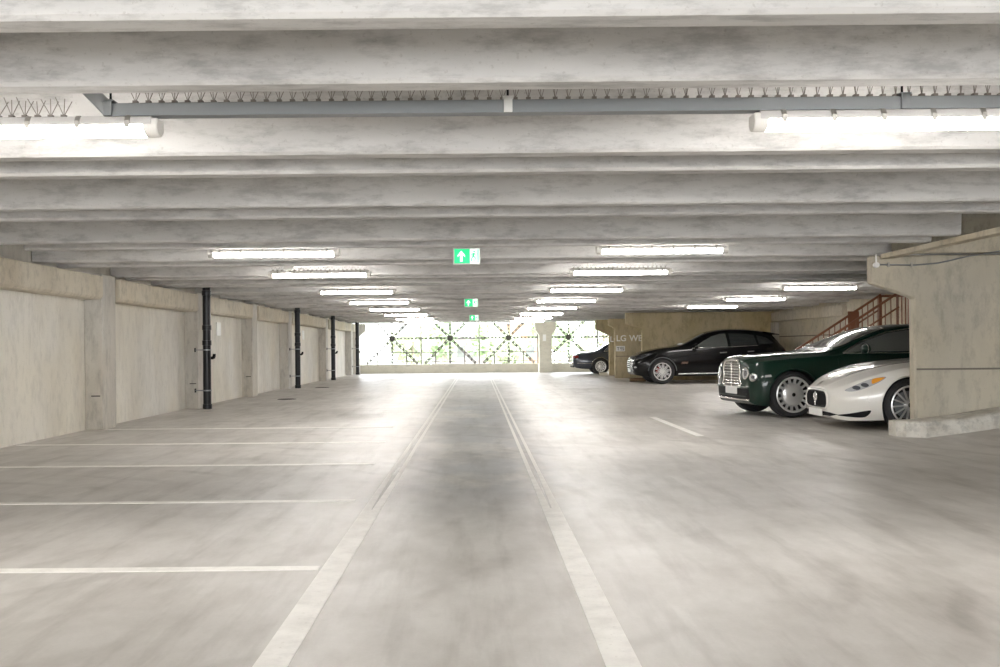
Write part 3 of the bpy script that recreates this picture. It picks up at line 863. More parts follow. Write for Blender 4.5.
def wheel(R, width, rr, style, root):
    """wheel whose outer face looks along -y; origin at the hub centre on the outer face"""
    k = R - rr
    t = MB()
    prof = [(rr - .01, .02), (rr, .004), (rr + k * .25, -.006), (rr + k * .6, -.004), (R - .028, .008), (R - .008, .022)]
    for g in range(4):
        y = .022 + (width - .044) * (g + .5) / 4; q = (width - .044) / 4 * .38
        prof += [(R, y - q), (R, y + q), (R - .008, y + q + .003), (R - .008, y + q + .007)]
    prof += [(R - .008, width - .022), (R - .028, width - .008), (rr + k * .5, width), (rr, width), (rr - .01, width - .02), (rr - .01, .02)]
    t.lathe(prof, 'y', 48)
    w = t.build('wheel', M['rubber'], root, 35)
    b = MB(); b.lathe([(0, .10), (rr - .012, .10), (rr - .012, .02), (rr - .0, .02), (rr - .0, .12), (0, .12)], 'y', 40)
    b.build('wheel_well', M['rimdark'], w, 40)
    b = MB(); b.lathe([(rr - .02, .03), (rr - .02, .0), (rr - .008, -.008), (rr + .006, -.004), (rr + .006, .03)], 'y', 48)
    if style == 'disc':
        n = 16
        b.lathe([(0, .0), (.03, -.002), (.055, .004), (rr * .30, .006), (rr * .46, .012), (rr * .62, .030), (rr * .66, .042), (rr * .66, .06), (0, .06)], 'y', 48)
        for i in range(n):
            a = 2 * PI * i / n; c, s_ = math.cos(a), math.sin(a)
            b.bar((c * rr * .62, .035, s_ * rr * .62), (c * (rr - .01), .012, s_ * (rr - .01)), .036, .028, (0, 1, 0))
        b.lathe([(rr * .9, .02), (rr * .9, .004), (rr - .01, -.002), (rr - .01, .02)], 'y', 48)
    elif style == 'spoke':
        n = 15
        b.lathe([(0, .016), (.05, .016), (.075, .03), (.075, .06), (0, .06)], 'y', 32)
        for i in range(n):
            a = 2 * PI * i / n; c, s_ = math.cos(a), math.sin(a)
            b.bar((c * .06, .036, s_ * .06), (c * (rr - .01), .014, s_ * (rr - .01)), .020, .026, (0, 1, 0))
    elif style == 'mesh':
        n = 10
        b.lathe([(0, .01), (.045, .01), (.07, .03), (.07, .06), (0, .06)], 'y', 32)
        for i in range(n):
            a = 2 * PI * i / n
            for da in (-.24, .24):
                b.bar((math.cos(a) * .06, .03, math.sin(a) * .06), (math.cos(a + da) * (rr - .01), .012, math.sin(a + da) * (rr - .01)), .017, .024, (0, 1, 0))
    elif style == 'holes':
        n = 12
        b.lathe([(0, -.004), (rr * .3, -.002), (rr * .42, .008), (rr * .5, .03), (rr * .5, .06), (0, .06)], 'y', 40)
        for i in range(n):
            a = 2 * PI * i / n; c, s_ = math.cos(a), math.sin(a)
            b.bar((c * rr * .46, .03, s_ * rr * .46), (c * (rr - .01), .012, s_ * (rr - .01)), .045, .026, (0, 1, 0))
        b.lathe([(rr * .84, .02), (rr * .84, .004), (rr - .01, -.002), (rr - .01, .02)], 'y', 48)
    b.build('rim', M['rim'], w, 35)
    b = MB(); b.lathe([(0, .085), (rr * .72, .085), (rr * .72, .095), (0, .095)], 'y', 32); b.build('brake_disc', M['galv'], w)
    b = MB(); b.lathe([(0, -.006), (.030, -.004), (.034, .006), (0, .012)], 'y', 24)
    b.build('hub_cap', M['dark'] if style in ('spoke', 'disc') else M['rim'], w, 40)
    return w

def make_car(name, label, loc, rz, sp, paint, details):
    root = empty(name, loc, rz); tag(root, label, 'car', 'cars parked on the right')
    shell = body_shell(sp)
    body = cut_arches(shell, sp)
    skin = Skin(body, root)
    m = MB(); m.bm.free(); m.bm = body
    m.build('body', [paint, M['dark']], root, 38, recalc=False)
    w0 = None
    for x in (0, sp['wb_len']):
        for sgn in (-1, 1):
            if w0 is None: wv = w0 = wheel(sp['R'], sp['tw'], sp['rr'], sp['wheel'], root)
            else: wv = copy_tree(w0, root)
            wv.location = (x, sgn * (sp['half'] - .03), sp['R']); wv.rotation_euler = (0, .13, 0 if sgn < 0 else PI)
    details(skin, root, sp, paint)
    if 'nq' in sp:                                            # shorten the nose ahead of the front wheel
        done = set()
        for o in [c for c in S.objects if c.parent is root or (c.parent and c.parent.parent is root)]:
            if o.name.startswith('wheel') or (o.parent.name.startswith('wheel')) or o.data in done: continue
            done.add(o.data)
            for v in o.data.vertices:
                if v.co.x < -.45: v.co.x = -.45 + (v.co.x + .45) * sp['nq']
    return root

def mirror(root, x, y, z, paint, sgn, chrome=False, sc=1.):
    b = bmesh.new(); bmesh.ops.create_uvsphere(b, u_segments=20, v_segments=12, radius=1)
    for v in b.verts:
        v.co = Vector((v.co.x * .075 * (1 if v.co.x < 0 else .35), v.co.y * .115, v.co.z * .075)) * sc
    m = MB(); m.merge(b, Matrix.Translation((x, y, z)))
    o = m.build('door_mirror', paint, root, 60)
    m = MB(); m.tube([(x + .01, y - sgn * .10 * sc, z - .03), (x + .02, y - sgn * .19 * sc, z - .085)], [.028, .022], 10)
    m.build('mirror_arm', paint, o, 60)
    m = MB(); m.lathe([(0, .0), (.9, 0), (.9, .06), (0, .06)], 'x', 24)
    for v in m.bm.verts: v.co = Vector((x + .022 + v.co.x * .1, y + v.co.y * .105 * sc, z + v.co.z * .066 * sc))
    m.build('mirror_glass', M['glass_light'], o, 40)
    if chrome:
        m = MB(); m.tube([(x - .035 + .02 * 0, y + .117 * sc * math.cos(a), z + .078 * sc * math.sin(a)) for a in [2 * PI * k / 24 for k in range(24)]], .008, 6, True)
        m.build('mirror_trim', M['chrome'], o, 60)
    return o

def sh(pts, fo):            # outline given as distance behind the nose
    return [(p[0] - fo, p[1]) for p in pts]

# ---- dark green limousine
G = dict(L=5.575, fo=.93, wb_len=3.266, R=.373, rr=.285, tw=.26, half=.955, wheel='disc', arch=.405, nq=.48, tumble=.02,
    zb=[(0, .34), (.06, .26), (.3, .20), (.9, .19), (5.0, .20), (5.4, .26), (5.575, .36)],
    w=[(0, .66), (.03, .72), (.08, .78), (.16, .845), (.28, .90), (.45, .935), (.8, .955), (2, .96), (4.6, .955), (5.1, .92), (5.4, .86), (5.52, .78), (5.575, .70)],
    zw=[(0, .55), (.5, .60), (2, .66), (5.575, .66)],
    ws=[(0, .56), (.03, .62), (.08, .68), (.16, .75), (.28, .815), (.5, .86), (.9, .89), (2, .90), (4.6, .89), (5.1, .85), (5.45, .76), (5.575, .62)],
    zs=[(0, .80), (.1, .855), (.3, .895), (.8, .945), (1.7, 1.0), (2.6, 1.03), (4, 1.03), (4.6, 1.01), (5.2, .95), (5.575, .82)],
    wr=[(0, .44), (.08, .50), (.3, .62), (.8, .70), (1.6, .76), (1.8, .735), (2.68, .62), (3.5, .61), (4.2, .62), (4.75, .72), (5.2, .66), (5.575, .46)],
    zr=[(0, .87), (.1, .92), (.3, .955), (.8, .995), (1.58, 1.05), (1.8, 1.10), (2.68, 1.385), (3.2, 1.445), (3.9, 1.435), (4.3, 1.33), (4.75, 1.08), (5.2, .985), (5.575, .86)],
    zt=[(0, .90), (.06, .945), (.2, .975), (.6, 1.015), (1.2, 1.06), (1.55, 1.085), (1.72, 1.13), (2.66, 1.46), (3.1, 1.515), (3.5, 1.525), (4.0, 1.505), (4.3, 1.42), (4.8, 1.12), (5.0, 1.07), (5.4, 1.0), (5.575, .88)],
    extra=[1.85, 1.9, 1.95, 2.0])
def green_details(k, r, sp, paint):
    fo = sp['fo']
    ws = [(1.78 - fo + .0, -.62), (1.71 - fo, 0), (1.78 - fo, .62), (2.66 - fo, .53), (2.72 - fo, 0), (2.66 - fo, -.53)]
    k.patch('windscreen', ws, 'top', M['glass'])
    k.trim('windscreen_trim', ws, 'top', M['chrome'], .011, closed=True)
    k.patch('rear_window', [(4.30 - fo, -.5), (4.28 - fo, .5), (4.74 - fo, .58), (4.78 - fo, 0), (4.74 - fo, -.58)], 'top', M['glass'])
    f1 = sh([(1.86, 1.052), (2.2, 1.205), (2.66, 1.352), (3.02, 1.405), (3.36, 1.415), (3.36, 1.06)], fo)
    f2 = sh([(3.42, 1.06), (3.42, 1.415), (3.85, 1.395), (4.18, 1.30), (4.42, 1.06)], fo)
    for v in ('near', 'far'):
        g = k.patch('side_window', f1, v, M['glass_light']); k.patch('rear_side_window', f2, v, M['glass_light'])
        fr = sh([(1.79, 1.035), (2.18, 1.22), (2.66, 1.372), (3.02, 1.425), (3.4, 1.432), (3.86, 1.412), (4.22, 1.31), (4.5, 1.035)], fo)
        k.trim('window_trim', fr, v, M['chrome'], .013)
        k.trim('belt_trim', sh([(1.79, 1.03), (4.5, 1.03)], fo), v, M['chrome'], .012)
        d1 = sh([(1.72, .36), (1.68, .95), (1.80, 1.0), (3.36, 1.018), (3.36, .36)], fo)
        d = k.patch('door', d1, v, paint, .005, res=.08, smooth=30)
        k.patch('door_handle', sh([(3.05, .88), (3.27, .885), (3.27, .915), (3.05, .91)], fo), v, M['chrome'], .022, d, .02)
        d2 = sh([(3.40, .36), (3.40, 1.018), (4.28, 1.005), (4.22, .80), (3.86, .36)], fo)
        d = k.patch('rear_door', d2, v, paint, .005, res=.08, smooth=30)
        k.patch('door_handle', sh([(3.98, .88), (4.18, .885), (4.18, .915), (3.98, .91)], fo), v, M['chrome'], .022, d, .02)
        k.trim('sill_trim', sh([(1.45, .285), (3.7, .285)], fo), v, M['chrome'], .010)
        ar = [(sp['arch'] * 1.02 * math.cos(a), sp['R'] + sp['arch'] * 1.02 * math.sin(a)) for a in [PI * (.06 + .88 * i / 24) for i in range(25)]]
        k.trim('arch_lip', ar, v, paint, .012, .002)
        k.patch('side_vent', sh([(1.50, .60), (1.66, .60), (1.67, .70), (1.52, .70)], fo), v, M['chrome'], .006)
        k.patch('side_lamp', sh([(.42, .655), (.56, .665), (.55, .70), (.43, .69)], fo), v, M['lens'], .006)
    # upright mesh grille in a chrome surround
    gr = spl([(-.36, .50), (.36, .50), (.375, .62), (.37, .83), (.28, .90), (0, .92), (-.28, .90), (-.37, .83), (-.375, .62)], 4)
    g = k.patch('grille', gr, 'front', M['dark'], .012, res=.06)
    k.trim('grille_surround', gr, 'front', M['chrome'], .026, .016, True, g)
    m = MB()
    for i in range(-7, 8):
        y = i * .047
        pts = [k.hit((y, .51 + (.40 - .02 * (abs(i) > 5)) * q / 8), 'front', .018) for q in range(9)]
        m.tube(pts, .009, 5)
    for j in range(8):
        z = .54 + j * .048
        m.tube([k.hit((y, z), 'front', .018) for y in [-.35 + .07 * q for q in range(11)]], .008, 5)
    m.build('grille_mesh', M['chrome'], g, 60)
    m = MB(); m.tube([k.hit((0, .50 + .43 * q / 8), 'front', .026) for q in range(9)], .014, 6); m.build('centre_bar', M['chrome'], g, 60)
    for sgn in (-1, 1):
        for cy, cz, rad, nm in ((.60, .715, .090, 'headlight'), (.785, .655, .060, 'small_headlight')):
            o = ell(cy * sgn, cz, rad, rad, 24)
            h = k.patch(nm, o, 'front', M['lens'], .018, res=.04, thick=.06)
            k.trim('headlight_ring', o, 'front', M['chrome'], .011, .020, True, h)
            k.patch('inner_lens', ell(cy * sgn, cz, rad * .5, rad * .5, 18), 'front', M['lensdark'], .024, h, thick=.01)
    k.patch('lower_intake', [(-.72, .30), (.72, .30), (.70, .475), (-.70, .475)], 'front', M['dark'], .006, res=.07)
    k.trim('bumper_trim', [(-.70, .285), (.70, .285)], 'front', M['chrome'], .016, .010)
    k.trim('bumper_strip', [(-.74, .488), (-.40, .485), (.40, .485), (.74, .488)], 'front', paint, .022, .004)
    m = MB(); m.box(-fo - .055, -fo - .03, -.26, .26, .365, .485, .006); m.box(-fo - .031, -fo + .03, -.2, .2, .38, .46)
    m.build('number_plate', M['plate'], r)
    k.trim('bonnet_strip', [(.1 - fo, 0), (1.60 - fo, 0)], 'top', M['chrome'], .007, .002)
    k.pair('trim', 'bonnet_seam', [(.16 - fo, .50), (.8 - fo, .66), (1.6 - fo, .73)], 'top', M['dark'], r=.004, off=.0)
    k.pair('patch', 'tail_light', spl([(.56, .68), (.74, .68), (.74, .80), (.56, .82)], 3), 'rear', M['red'], off=.006)
    k.patch('rear_plate', [(-.26, .56), (.26, .56), (.26, .67), (-.26, .67)], 'rear', M['plate'], .01)
    for sgn in (-1, 1): mirror(r, 2.10 - fo, sgn * 1.055, 1.10, paint, sgn, True, 1.1)
make_car('limousine', 'dark green limousine with chrome mesh grille and silver disc wheels', (5.00, 17.03, 0), math.radians(6), G, M['p_green'], green_details)

# ---- white sports coupe
W = dict(L=4.88, fo=.96, wb_len=2.942, R=.348, rr=.262, tw=.25, half=.93, wheel='spoke', arch=.385, tumble=.012,
    zb=[(0, .20), (.05, .15), (.25, .13), (.7, .14), (4.3, .17), (4.7, .26), (4.88, .36)],
    w=[(0, .50), (.03, .58), (.08, .655), (.16, .735), (.28, .81), (.45, .87), (.7, .915), (1, .93), (2, .90), (3.2, .90), (3.9, .935), (4.4, .90), (4.7, .80), (4.88, .62)],
    zw=[(0, .46), (.4, .50), (.9, .60), (1.6, .55), (3.5, .58), (4.88, .62)],
    ws=[(0, .40), (.03, .47), (.08, .55), (.16, .63), (.28, .71), (.45, .775), (.7, .82), (1, .84), (1.5, .83), (2.5, .80), (3.4, .80), (3.9, .83), (4.4, .78), (4.7, .66), (4.88, .46)],
    zs=[(0, .53), (.08, .575), (.2, .63), (.4, .71), (.65, .79), (.95, .855), (1.3, .875), (2, .89), (3, .91), (3.7, .95), (4.2, .93), (4.6, .90), (4.88, .76)],
    wr=[(0, .28), (.08, .36), (.28, .50), (.6, .60), (1, .65), (1.6, .69), (1.9, .67), (2.5, .56), (3.1, .55), (3.6, .60), (4.2, .60), (4.6, .52), (4.88, .32)],
    zr=[(0, .57), (.08, .625), (.2, .69), (.4, .775), (.65, .85), (.95, .905), (1.3, .935), (1.65, .955), (1.9, 1.02), (2.5, 1.24), (2.8, 1.285), (3.2, 1.25), (3.7, 1.08), (4.2, .98), (4.6, .945), (4.88, .80)],
    zt=[(0, .585), (.08, .645), (.2, .715), (.4, .80), (.65, .87), (.95, .92), (1.3, .955), (1.6, .985), (1.75, 1.03), (2.45, 1.29), (2.8, 1.35), (3.2, 1.32), (3.7, 1.17), (4.2, 1.02), (4.6, .97), (4.88, .82)])
def white_details(k, r, sp, paint):
    fo = sp['fo']
    k.patch('windscreen', [(1.75 - fo, -.55), (1.68 - fo, 0), (1.75 - fo, .55), (2.44 - fo, .48), (2.5 - fo, 0), (2.44 - fo, -.48)], 'top', M['glass'])
    k.patch('rear_window', [(3.3 - fo, -.46), (3.25 - fo, 0), (3.3 - fo, .46), (3.9 - fo, .48), (4.0 - fo, 0), (3.9 - fo, -.48)], 'top', M['glass'])
    f1 = sh([(1.95, .935), (2.25, 1.07), (2.6, 1.205), (2.95, 1.235), (2.98, .945)], fo)
    f2 = sh([(3.02, .945), (3.0, 1.232), (3.3, 1.17), (3.62, 1.01), (3.55, .96)], fo)
    for v in ('near', 'far'):
        k.patch('side_window', f1, v, M['glass']); k.patch('quarter_window', f2, v, M['glass'])
        d = k.patch('door', sh([(1.62, .30), (1.56, .60), (1.66, .84), (1.9, .88), (3.05, .90), (3.12, .6), (3.0, .30)], fo), v, paint, .005, res=.08, smooth=30)
        k.patch('door_handle', sh([(2.72, .72), (2.92, .73), (2.92, .76), (2.72, .75)], fo), v, paint, .02, d, .02)
        for i in range(3):
            k.patch('side_vent', sh([(p[0] + i * .085, p[1]) for p in spl([(1.40, .60), (1.45, .60), (1.46, .67), (1.41, .67)], 3)], fo), v, M['dark'], .004)
        ar = [(sp['arch'] * 1.015 * math.cos(a), sp['R'] + sp['arch'] * 1.015 * math.sin(a)) for a in [PI * (.04 + .92 * i / 24) for i in range(25)]]
        k.trim('arch_lip', ar, v, paint, .010, .0)
        # long swept headlight with an amber end
        hl = spl([(.15, .540), (.25, .535), (.40, .585), (.56, .66), (.65, .725), (.57, .725), (.42, .685), (.26, .61)], 4)
        h = k.patch('headlight', sh(hl, fo), v, M['lens'], .006, res=.04)
        k.patch('indicator', sh(spl([(.47, .635), (.56, .672), (.635, .72), (.56, .718), (.48, .695)], 4), fo), v, M['amber'], .010, h, .008)
        for cx, cz in ((.28, .580), (.38, .618)):
            k.patch('lamp_unit', sh(ell(cx, cz, .045, .028, 14), fo), v, M['lensdark'], .010, h, .008)
        k.patch('lower_intake', sh(spl([(.07, .205), (.22, .185), (.38, .19), (.44, .275), (.36, .27), (.2, .235)], 4), fo), v, M['dark'], .005)
        fg = ell(.42 - fo, .43, .025, .045, 16)
        k.patch('washer_cover', fg, v, paint, .014, thick=.02)
    gr = spl([(-.40, .30), (-.2, .275), (.2, .275), (.40, .30), (.44, .41), (.38, .51), (.2, .535), (-.2, .535), (-.38, .51), (-.44, .41)], 4)
    g = k.patch('grille', gr, 'front', M['dark'], .006, res=.05)
    k.trim('grille_surround', gr, 'front', paint, .018, .004, True, g)
    m = MB()
    for i in range(-9, 10):
        y = i * .043; hh = .10 * math.sqrt(max(0, 1 - (y / .46) ** 2))
        m.tube([k.hit((y, .405 - hh + 2 * hh * q / 5), 'front', .012) for q in range(6)], .006, 5)
    m.build('grille_bars', M['rimdark'], g, 60)
    m = MB()                                                    # three-pronged emblem
    m.tube([k.hit((0, z), 'front', .024) for z in (.31, .37, .43, .50)], .012, 6)
    for sy in (-1, 1): m.tube([k.hit((sy * a, z), 'front', .024) for a, z in ((0, .385), (.045, .39), (.062, .42), (.055, .48))], .010, 6)
    m.tube([k.hit((a, .36), 'front', .024) for a in (-.03, 0, .03)], .010, 6)
    m.build('emblem', M['chrome'], g, 60)
    k.patch('badge', ell(0, .615, .035, .03, 14), 'front', M['chrome'], .006)
    m = MB(); m.box(-fo - .035, -fo - .012, -.26, .26, .165, .265, .006); m.box(-fo - .014, -fo + .05, -.2, .2, .18, .25)
    m.build('number_plate', M['plate'], r)
    k.patch('splitter_intake', spl([(-.5, .185), (.5, .185), (.5, .235), (-.5, .235)], 2), 'front', M['dark'], .005)
    k.pair('trim', 'bonnet_seam', [(.26 - fo, .42), (.7 - fo, .56), (1.3 - fo, .64), (1.66 - fo, .64)], 'top', M['dark'], r=.004, off=0.)
    k.pair('patch', 'tail_light', spl([(.36, .72), (.56, .70), (.58, .80), (.40, .84)], 3), 'rear', M['red'], off=.006)
    for sgn in (-1, 1): mirror(r, 1.98 - fo, sgn * .93, .985, paint, sgn, False, .8)
make_car('sports_coupe', 'white sports coupe with dark oval grille, partly behind the concrete pier', (5.85, 14.40, 0), 0, W, M['p_white'], white_details)

# ---- black SUV
C = dict(L=4.855, fo=.925, wb_len=2.895, R=.385, rr=.27, tw=.27, half=.955, wheel='mesh', arch=.425, nq=.86, tumble=.02,
    zb=[(0, .36), (.08, .28), (.4, .24), (1, .24), (4.0, .26), (4.6, .36), (4.855, .46)],
    w=[(0, .62), (.04, .72), (.1, .79), (.2, .85), (.35, .90), (.6, .945), (.95, .96), (2, .945), (3.2, .95), (4, .96), (4.5, .92), (4.75, .84), (4.855, .74)],
    zw=[(0, .62), (.5, .68), (2, .72), (4.855, .78)],
    ws=[(0, .52), (.04, .61), (.1, .68), (.2, .745), (.35, .80), (.6, .845), (.95, .87), (2, .87), (3.2, .87), (4, .86), (4.5, .80), (4.75, .73), (4.855, .62)],
    zs=[(0, .73), (.1, .80), (.3, .87), (.6, .945), (1, 1.02), (1.5, 1.06), (2.4, 1.09), (3.6, 1.13), (4.3, 1.14), (4.7, 1.08), (4.855, .98)],
    wr=[(0, .38), (.1, .50), (.35, .60), (.95, .68), (1.5, .71), (1.8, .68), (2.5, .58), (3.2, .57), (4.0, .56), (4.45, .56), (4.7, .58), (4.855, .50)],
    zr=[(0, .77), (.1, .85), (.3, .93), (.6, 1.01), (1, 1.085), (1.45, 1.135), (1.7, 1.22), (2.3, 1.50), (2.8, 1.595), (3.3, 1.60), (4.0, 1.565), (4.4, 1.47), (4.65, 1.22), (4.855, 1.03)],
    zt=[(0, .79), (.1, .875), (.3, .955), (.6, 1.04), (1, 1.115), (1.45, 1.18), (1.65, 1.25), (2.35, 1.58), (2.75, 1.66), (3.1, 1.685), (3.6, 1.675), (4.1, 1.63), (4.4, 1.57), (4.52, 1.42), (4.7, 1.16), (4.855, 1.04)])
def black_details(k, r, sp, paint):
    fo = sp['fo']
    k.patch('windscreen', [(1.66 - fo, -.56), (1.58 - fo, 0), (1.66 - fo, .56), (2.32 - fo, .5), (2.4 - fo, 0), (2.32 - fo, -.5)], 'top', M['glass'])
    f1 = sh([(1.92, 1.11), (2.2, 1.30), (2.5, 1.46), (2.75, 1.535), (2.95, 1.545), (2.98, 1.135)], fo)
    f2 = sh([(3.06, 1.14), (3.04, 1.548), (3.5, 1.535), (3.82, 1.50), (3.88, 1.18)], fo)
    f3 = sh([(3.94, 1.19), (3.9, 1.49), (4.2, 1.41), (4.42, 1.23)], fo)
    for v in ('near', 'far'):
        k.patch('side_window', f1, v, M['glass_mid']); k.patch('rear_side_window', f2, v, M['glass']); k.patch('quarter_window', f3, v, M['glass'])
        k.trim('window_trim', sh([(1.86, 1.095), (2.3, 1.115), (3.0, 1.125), (3.9, 1.165)], fo), v, M['chrome'], .010)
        d = k.patch('door', sh([(1.78, .42), (1.74, .95), (1.88, 1.06), (3.0, 1.095), (3.02, .42)], fo), v, paint, .006, res=.08, smooth=30)
        k.patch('door_handle', sh([(2.70, .93), (2.92, .94), (2.92, .975), (2.70, .965)], fo), v, M['chrome'], .022, d, .02)
        d = k.patch('rear_door', sh([(3.07, .42), (3.06, 1.10), (3.85, 1.13), (3.78, .9), (3.42, .42)], fo), v, paint, .006, res=.08, smooth=30)
        k.patch('door_handle', sh([(3.56, .96), (3.76, .97), (3.76, 1.0), (3.56, .99)], fo), v, M['chrome'], .022, d, .02)
        k.trim('sill_trim', sh([(1.42, .31), (3.42, .33)], fo), v, M['rim'], .020, .006)
        ar = [(sp['arch'] * 1.02 * math.cos(a), sp['R'] + sp['arch'] * 1.02 * math.sin(a)) for a in [PI * (.02 + .96 * i / 24) for i in range(25)]]
        k.trim('arch_lip', ar, v, M['galv'], .014, .004)
        k.patch('headlight', sh(spl([(.10, .79), (.22, .775), (.42, .84), (.66, .94), (.50, .93), (.28, .885)], 4), fo), v, M['lensdark'], .006)
        k.trim('shoulder_trim', sh([(1.32, .96), (1.7, 1.02), (2.4, 1.045), (3.0, 1.05)], fo), v, paint, .014, .0)
        k.patch('side_vent', sh([(1.5, .62), (1.7, .62), (1.72, .68), (1.52, .68)], fo), v, M['chrome'], .005)
    for i in range(5):
        z = .46 + i * .062; wd_ = .56 + .02 * i
        k.trim('grille_bar', [(-wd_, z), (-wd_ * .5, z), (wd_ * .5, z), (wd_, z)], 'front', M['chrome'], .010, .008)
    k.patch('grille', [(-.60, .44), (.60, .44), (.66, .72), (-.66, .72)], 'front', M['dark'], .006)
    k.pair('patch', 'side_intake', spl([(.64, .42), (.80, .42), (.78, .58), (.66, .60)], 3), 'front', M['dark'], off=.006)
    k.pair('patch', 'fog_light', ell(.74, .52, .05, .025, 14), 'front', M['lens'], off=.014)
    m = MB(); m.box(-fo - .04, -fo - .01, -.26, .26, .36, .47, .006); m.box(-fo - .012, -fo + .06, -.2, .2, .38, .45); m.build('number_plate', M['plate'], r)
    # roof spoiler
    m = MB(); m.prism([(4.15 - fo, 1.60), (4.40 - fo, 1.565), (4.66 - fo, 1.515), (4.66 - fo, 1.49), (4.36 - fo, 1.50)], 'y', -.56, .56, .008)
    m.build('roof_spoiler', paint, r)
    for sgn in (-1, 1):
        mirror(r, 1.98 - fo, sgn * 1.0, 1.16, paint, sgn, False, 1.15)
    k.patch('rear_window', [(-.5, 1.17), (.5, 1.17), (.46, 1.44), (-.46, 1.44)], 'rear', M['glass'])
    k.pair('patch', 'tail_light', spl([(.50, .98), (.72, .96), (.72, 1.06), (.52, 1.10)], 3), 'rear', M['red'], off=.006)
    # red brake callipers behind the spokes
    for x in (0, sp['wb_len']):
        m = MB(); m.prism([(x + .20 * math.cos(a), sp['R'] + .20 * math.sin(a)) for a in (2.2, 2.6, 3.0, 3.4)] + [(x + .11 * math.cos(a), sp['R'] + .11 * math.sin(a)) for a in (3.4, 3.0, 2.6, 2.2)], 'y', -sp['half'] + .072, -sp['half'] + .104)
        m.build('brake_calliper', M['red'], r)
make_car('suv', 'black SUV with silver mesh wheels parked along the pier wall', (5.72, 31.80, 0), 0, C, M['p_black'], black_details)

# ---- slate sedan, its tail towards the aisle
D = dict(L=4.95, fo=.85, wb_len=2.95, R=.335, rr=.225, tw=.22, half=.90, wheel='holes', arch=.375, tumble=.018,
    zb=[(0, .34), (.1, .26), (.5, .21), (4.4, .23), (4.8, .28), (4.95, .36)],
    w=[(0, .66), (.05, .74), (.15, .81), (.35, .87), (.7, .90), (2, .905), (4.2, .90), (4.6, .87), (4.8, .83), (4.9, .78), (4.95, .72)],
    zw=[(0, .55), (2, .62), (4.95, .62)],
    ws=[(0, .56), (.05, .64), (.15, .72), (.35, .78), (.7, .82), (2, .83), (4.2, .82), (4.6, .78), (4.8, .74), (4.9, .69), (4.95, .62)],
    zs=[(0, .70), (.2, .80), (.8, .87), (1.6, .91), (3, .93), (4.0, .92), (4.6, .87), (4.85, .82), (4.95, .76)],
    wr=[(0, .40), (.2, .58), (.8, .66), (1.5, .69), (1.7, .67), (2.3, .56), (3.2, .56), (3.9, .64), (4.2, .66), (4.7, .62), (4.95, .50)],
    zr=[(0, .73), (.2, .83), (.8, .91), (1.45, .95), (1.7, 1.03), (2.3, 1.28), (2.7, 1.335), (3.2, 1.30), (3.6, 1.16), (3.95, .99), (4.3, .935), (4.7, .885), (4.95, .79)],
    zt=[(0, .74), (.2, .85), (.8, .94), (1.4, .98), (1.6, 1.04), (2.25, 1.34), (2.6, 1.40), (3.1, 1.385), (3.5, 1.26), (3.95, 1.02), (4.15, .975), (4.6, .935), (4.85, .885), (4.95, .81)])
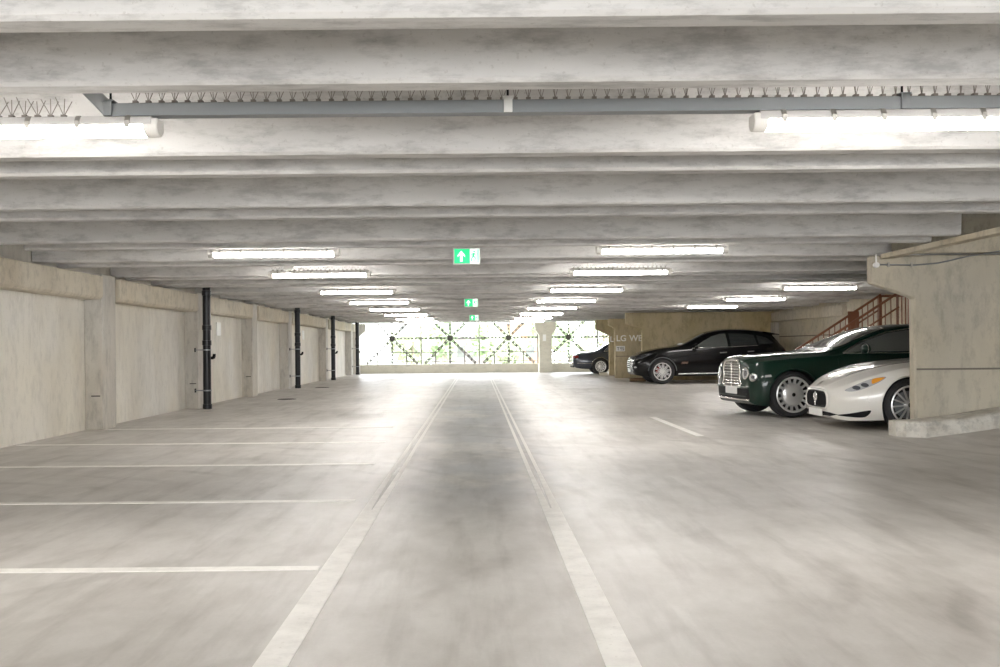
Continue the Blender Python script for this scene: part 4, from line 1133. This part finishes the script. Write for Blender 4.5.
def slate_details(k, r, sp, paint):
    fo = sp['fo']
    k.patch('windscreen', [(1.62 - fo, -.56), (1.55 - fo, 0), (1.62 - fo, .56), (2.24 - fo, .48), (2.28 - fo, 0), (2.24 - fo, -.48)], 'top', M['glass'])
    k.patch('rear_window', [(3.32 - fo, -.46), (3.28 - fo, 0), (3.32 - fo, .46), (3.85 - fo, .56), (3.92 - fo, 0), (3.85 - fo, -.56)], 'top', M['glass_light'])
    f1 = sh([(1.80, .965), (2.1, 1.12), (2.4, 1.245), (2.7, 1.285), (2.72, .975)], fo); f2 = sh([(2.78, .975), (2.76, 1.285), (3.15, 1.255), (3.42, 1.14), (3.58, .985)], fo)
    for v in ('near', 'far'):
        k.patch('side_window', f1, v, M['glass_light']); k.patch('rear_side_window', f2, v, M['glass_light'])
        k.trim('window_trim', sh([(1.72, .945), (2.7, .955), (3.66, .965), (3.44, 1.165), (3.16, 1.28), (2.7, 1.31)], fo), v, M['chrome'], .010)
        k.patch('door', sh([(1.55, .32), (1.5, .8), (1.66, .91), (2.73, .93), (2.73, .32)], fo), v, paint, .005, res=.08, smooth=30)
        k.patch('rear_door', sh([(2.78, .32), (2.78, .93), (3.6, .93), (3.55, .7), (3.28, .32)], fo), v, paint, .005, res=.08, smooth=30)
        k.trim('side_trim', sh([(4.16, .47), (4.5, .47), (4.78, .475)], fo), v, M['chrome'], .012)
        ar = [(sp['wb_len'] + sp['arch'] * 1.02 * math.cos(a), sp['R'] + sp['arch'] * 1.02 * math.sin(a)) for a in [PI * (.04 + .92 * i / 24) for i in range(25)]]
        k.trim('arch_lip', ar, v, M['chrome'], .009, .0)
        k.patch('tail_light_side', sh([(4.72, .70), (4.88, .69), (4.88, .80), (4.74, .815)], fo), v, M['red'], .006)
    k.pair('patch', 'tail_light', spl([(.44, .66), (.70, .66), (.70, .80), (.46, .80)], 3), 'rear', M['red'], off=.006)
    k.patch('rear_plate', [(-.26, .58), (.26, .58), (.26, .69), (-.26, .69)], 'rear', M['plate'], .01)
    k.trim('rear_bumper', [(-.72, .47), (-.3, .46), (.3, .46), (.72, .47)], 'rear', M['chrome'], .035, .02)
    k.trim('bumper_base', [(-.70, .34), (-.3, .33), (.3, .33), (.70, .34)], 'rear', M['dark'], .03, .01)
    k.pair('patch', 'headlight', spl([(.40, .60), (.64, .60), (.64, .70), (.42, .70)], 3), 'front', M['lens'], off=.006)
    k.patch('grille', [(-.3, .55), (.3, .55), (.3, .72), (-.3, .72)], 'front', M['chrome'], .006)
    for sgn in (-1, 1): mirror(r, 1.92 - fo, sgn * .95, 1.0, paint, sgn)
make_car('sedan', 'slate sedan seen from its tail, half hidden by the shaded pier', (8.15, 42.95, 0), PI, D, M['p_slate'], slate_details)


# ------------------------------------------------------------------ light
wd = bpy.data.worlds.new('overcast sky'); S.world = wd; wd.use_nodes = True
nt = wd.node_tree; bg = nt.nodes['Background']
tc = N(nt, 'ShaderNodeTexCoord'); sp_ = N(nt, 'ShaderNodeSeparateXYZ'); nt.links.new(tc.outputs['Generated'], sp_.inputs[0])
nt.links.new(ramp(nt, sp_.outputs[2], [(.0, (.93, .94, .95)), (.6, (.86, .92, 1.0))]), bg.inputs['Color'])
bg.inputs['Strength'].default_value = 4.4

# ------------------------------------------------------------------ camera
cam = bpy.data.cameras.new('camera'); cam.sensor_width = 36; cam.lens = 36.0
cam.shift_x = .023; cam.shift_y = .014; cam.clip_end = 500
co = bpy.data.objects.new('camera', cam); COL.objects.link(co)
co.matrix_world = Matrix.Translation((0, 0, H)) @ Matrix.Rotation(PI / 2, 4, 'X') @ Matrix.Rotation(-EPS, 4, 'Z')
S.camera = co
S.view_settings.view_transform = 'Standard'; S.view_settings.look = 'None'
S.view_settings.gamma = 1; S.view_settings.exposure = 1.25
S.view_settings.use_curve_mapping = False
S.cycles.use_denoising = True
S.cycles.max_bounces = 10; S.cycles.diffuse_bounces = 6
S.cycles.caustics_reflective = False; S.cycles.caustics_refractive = False
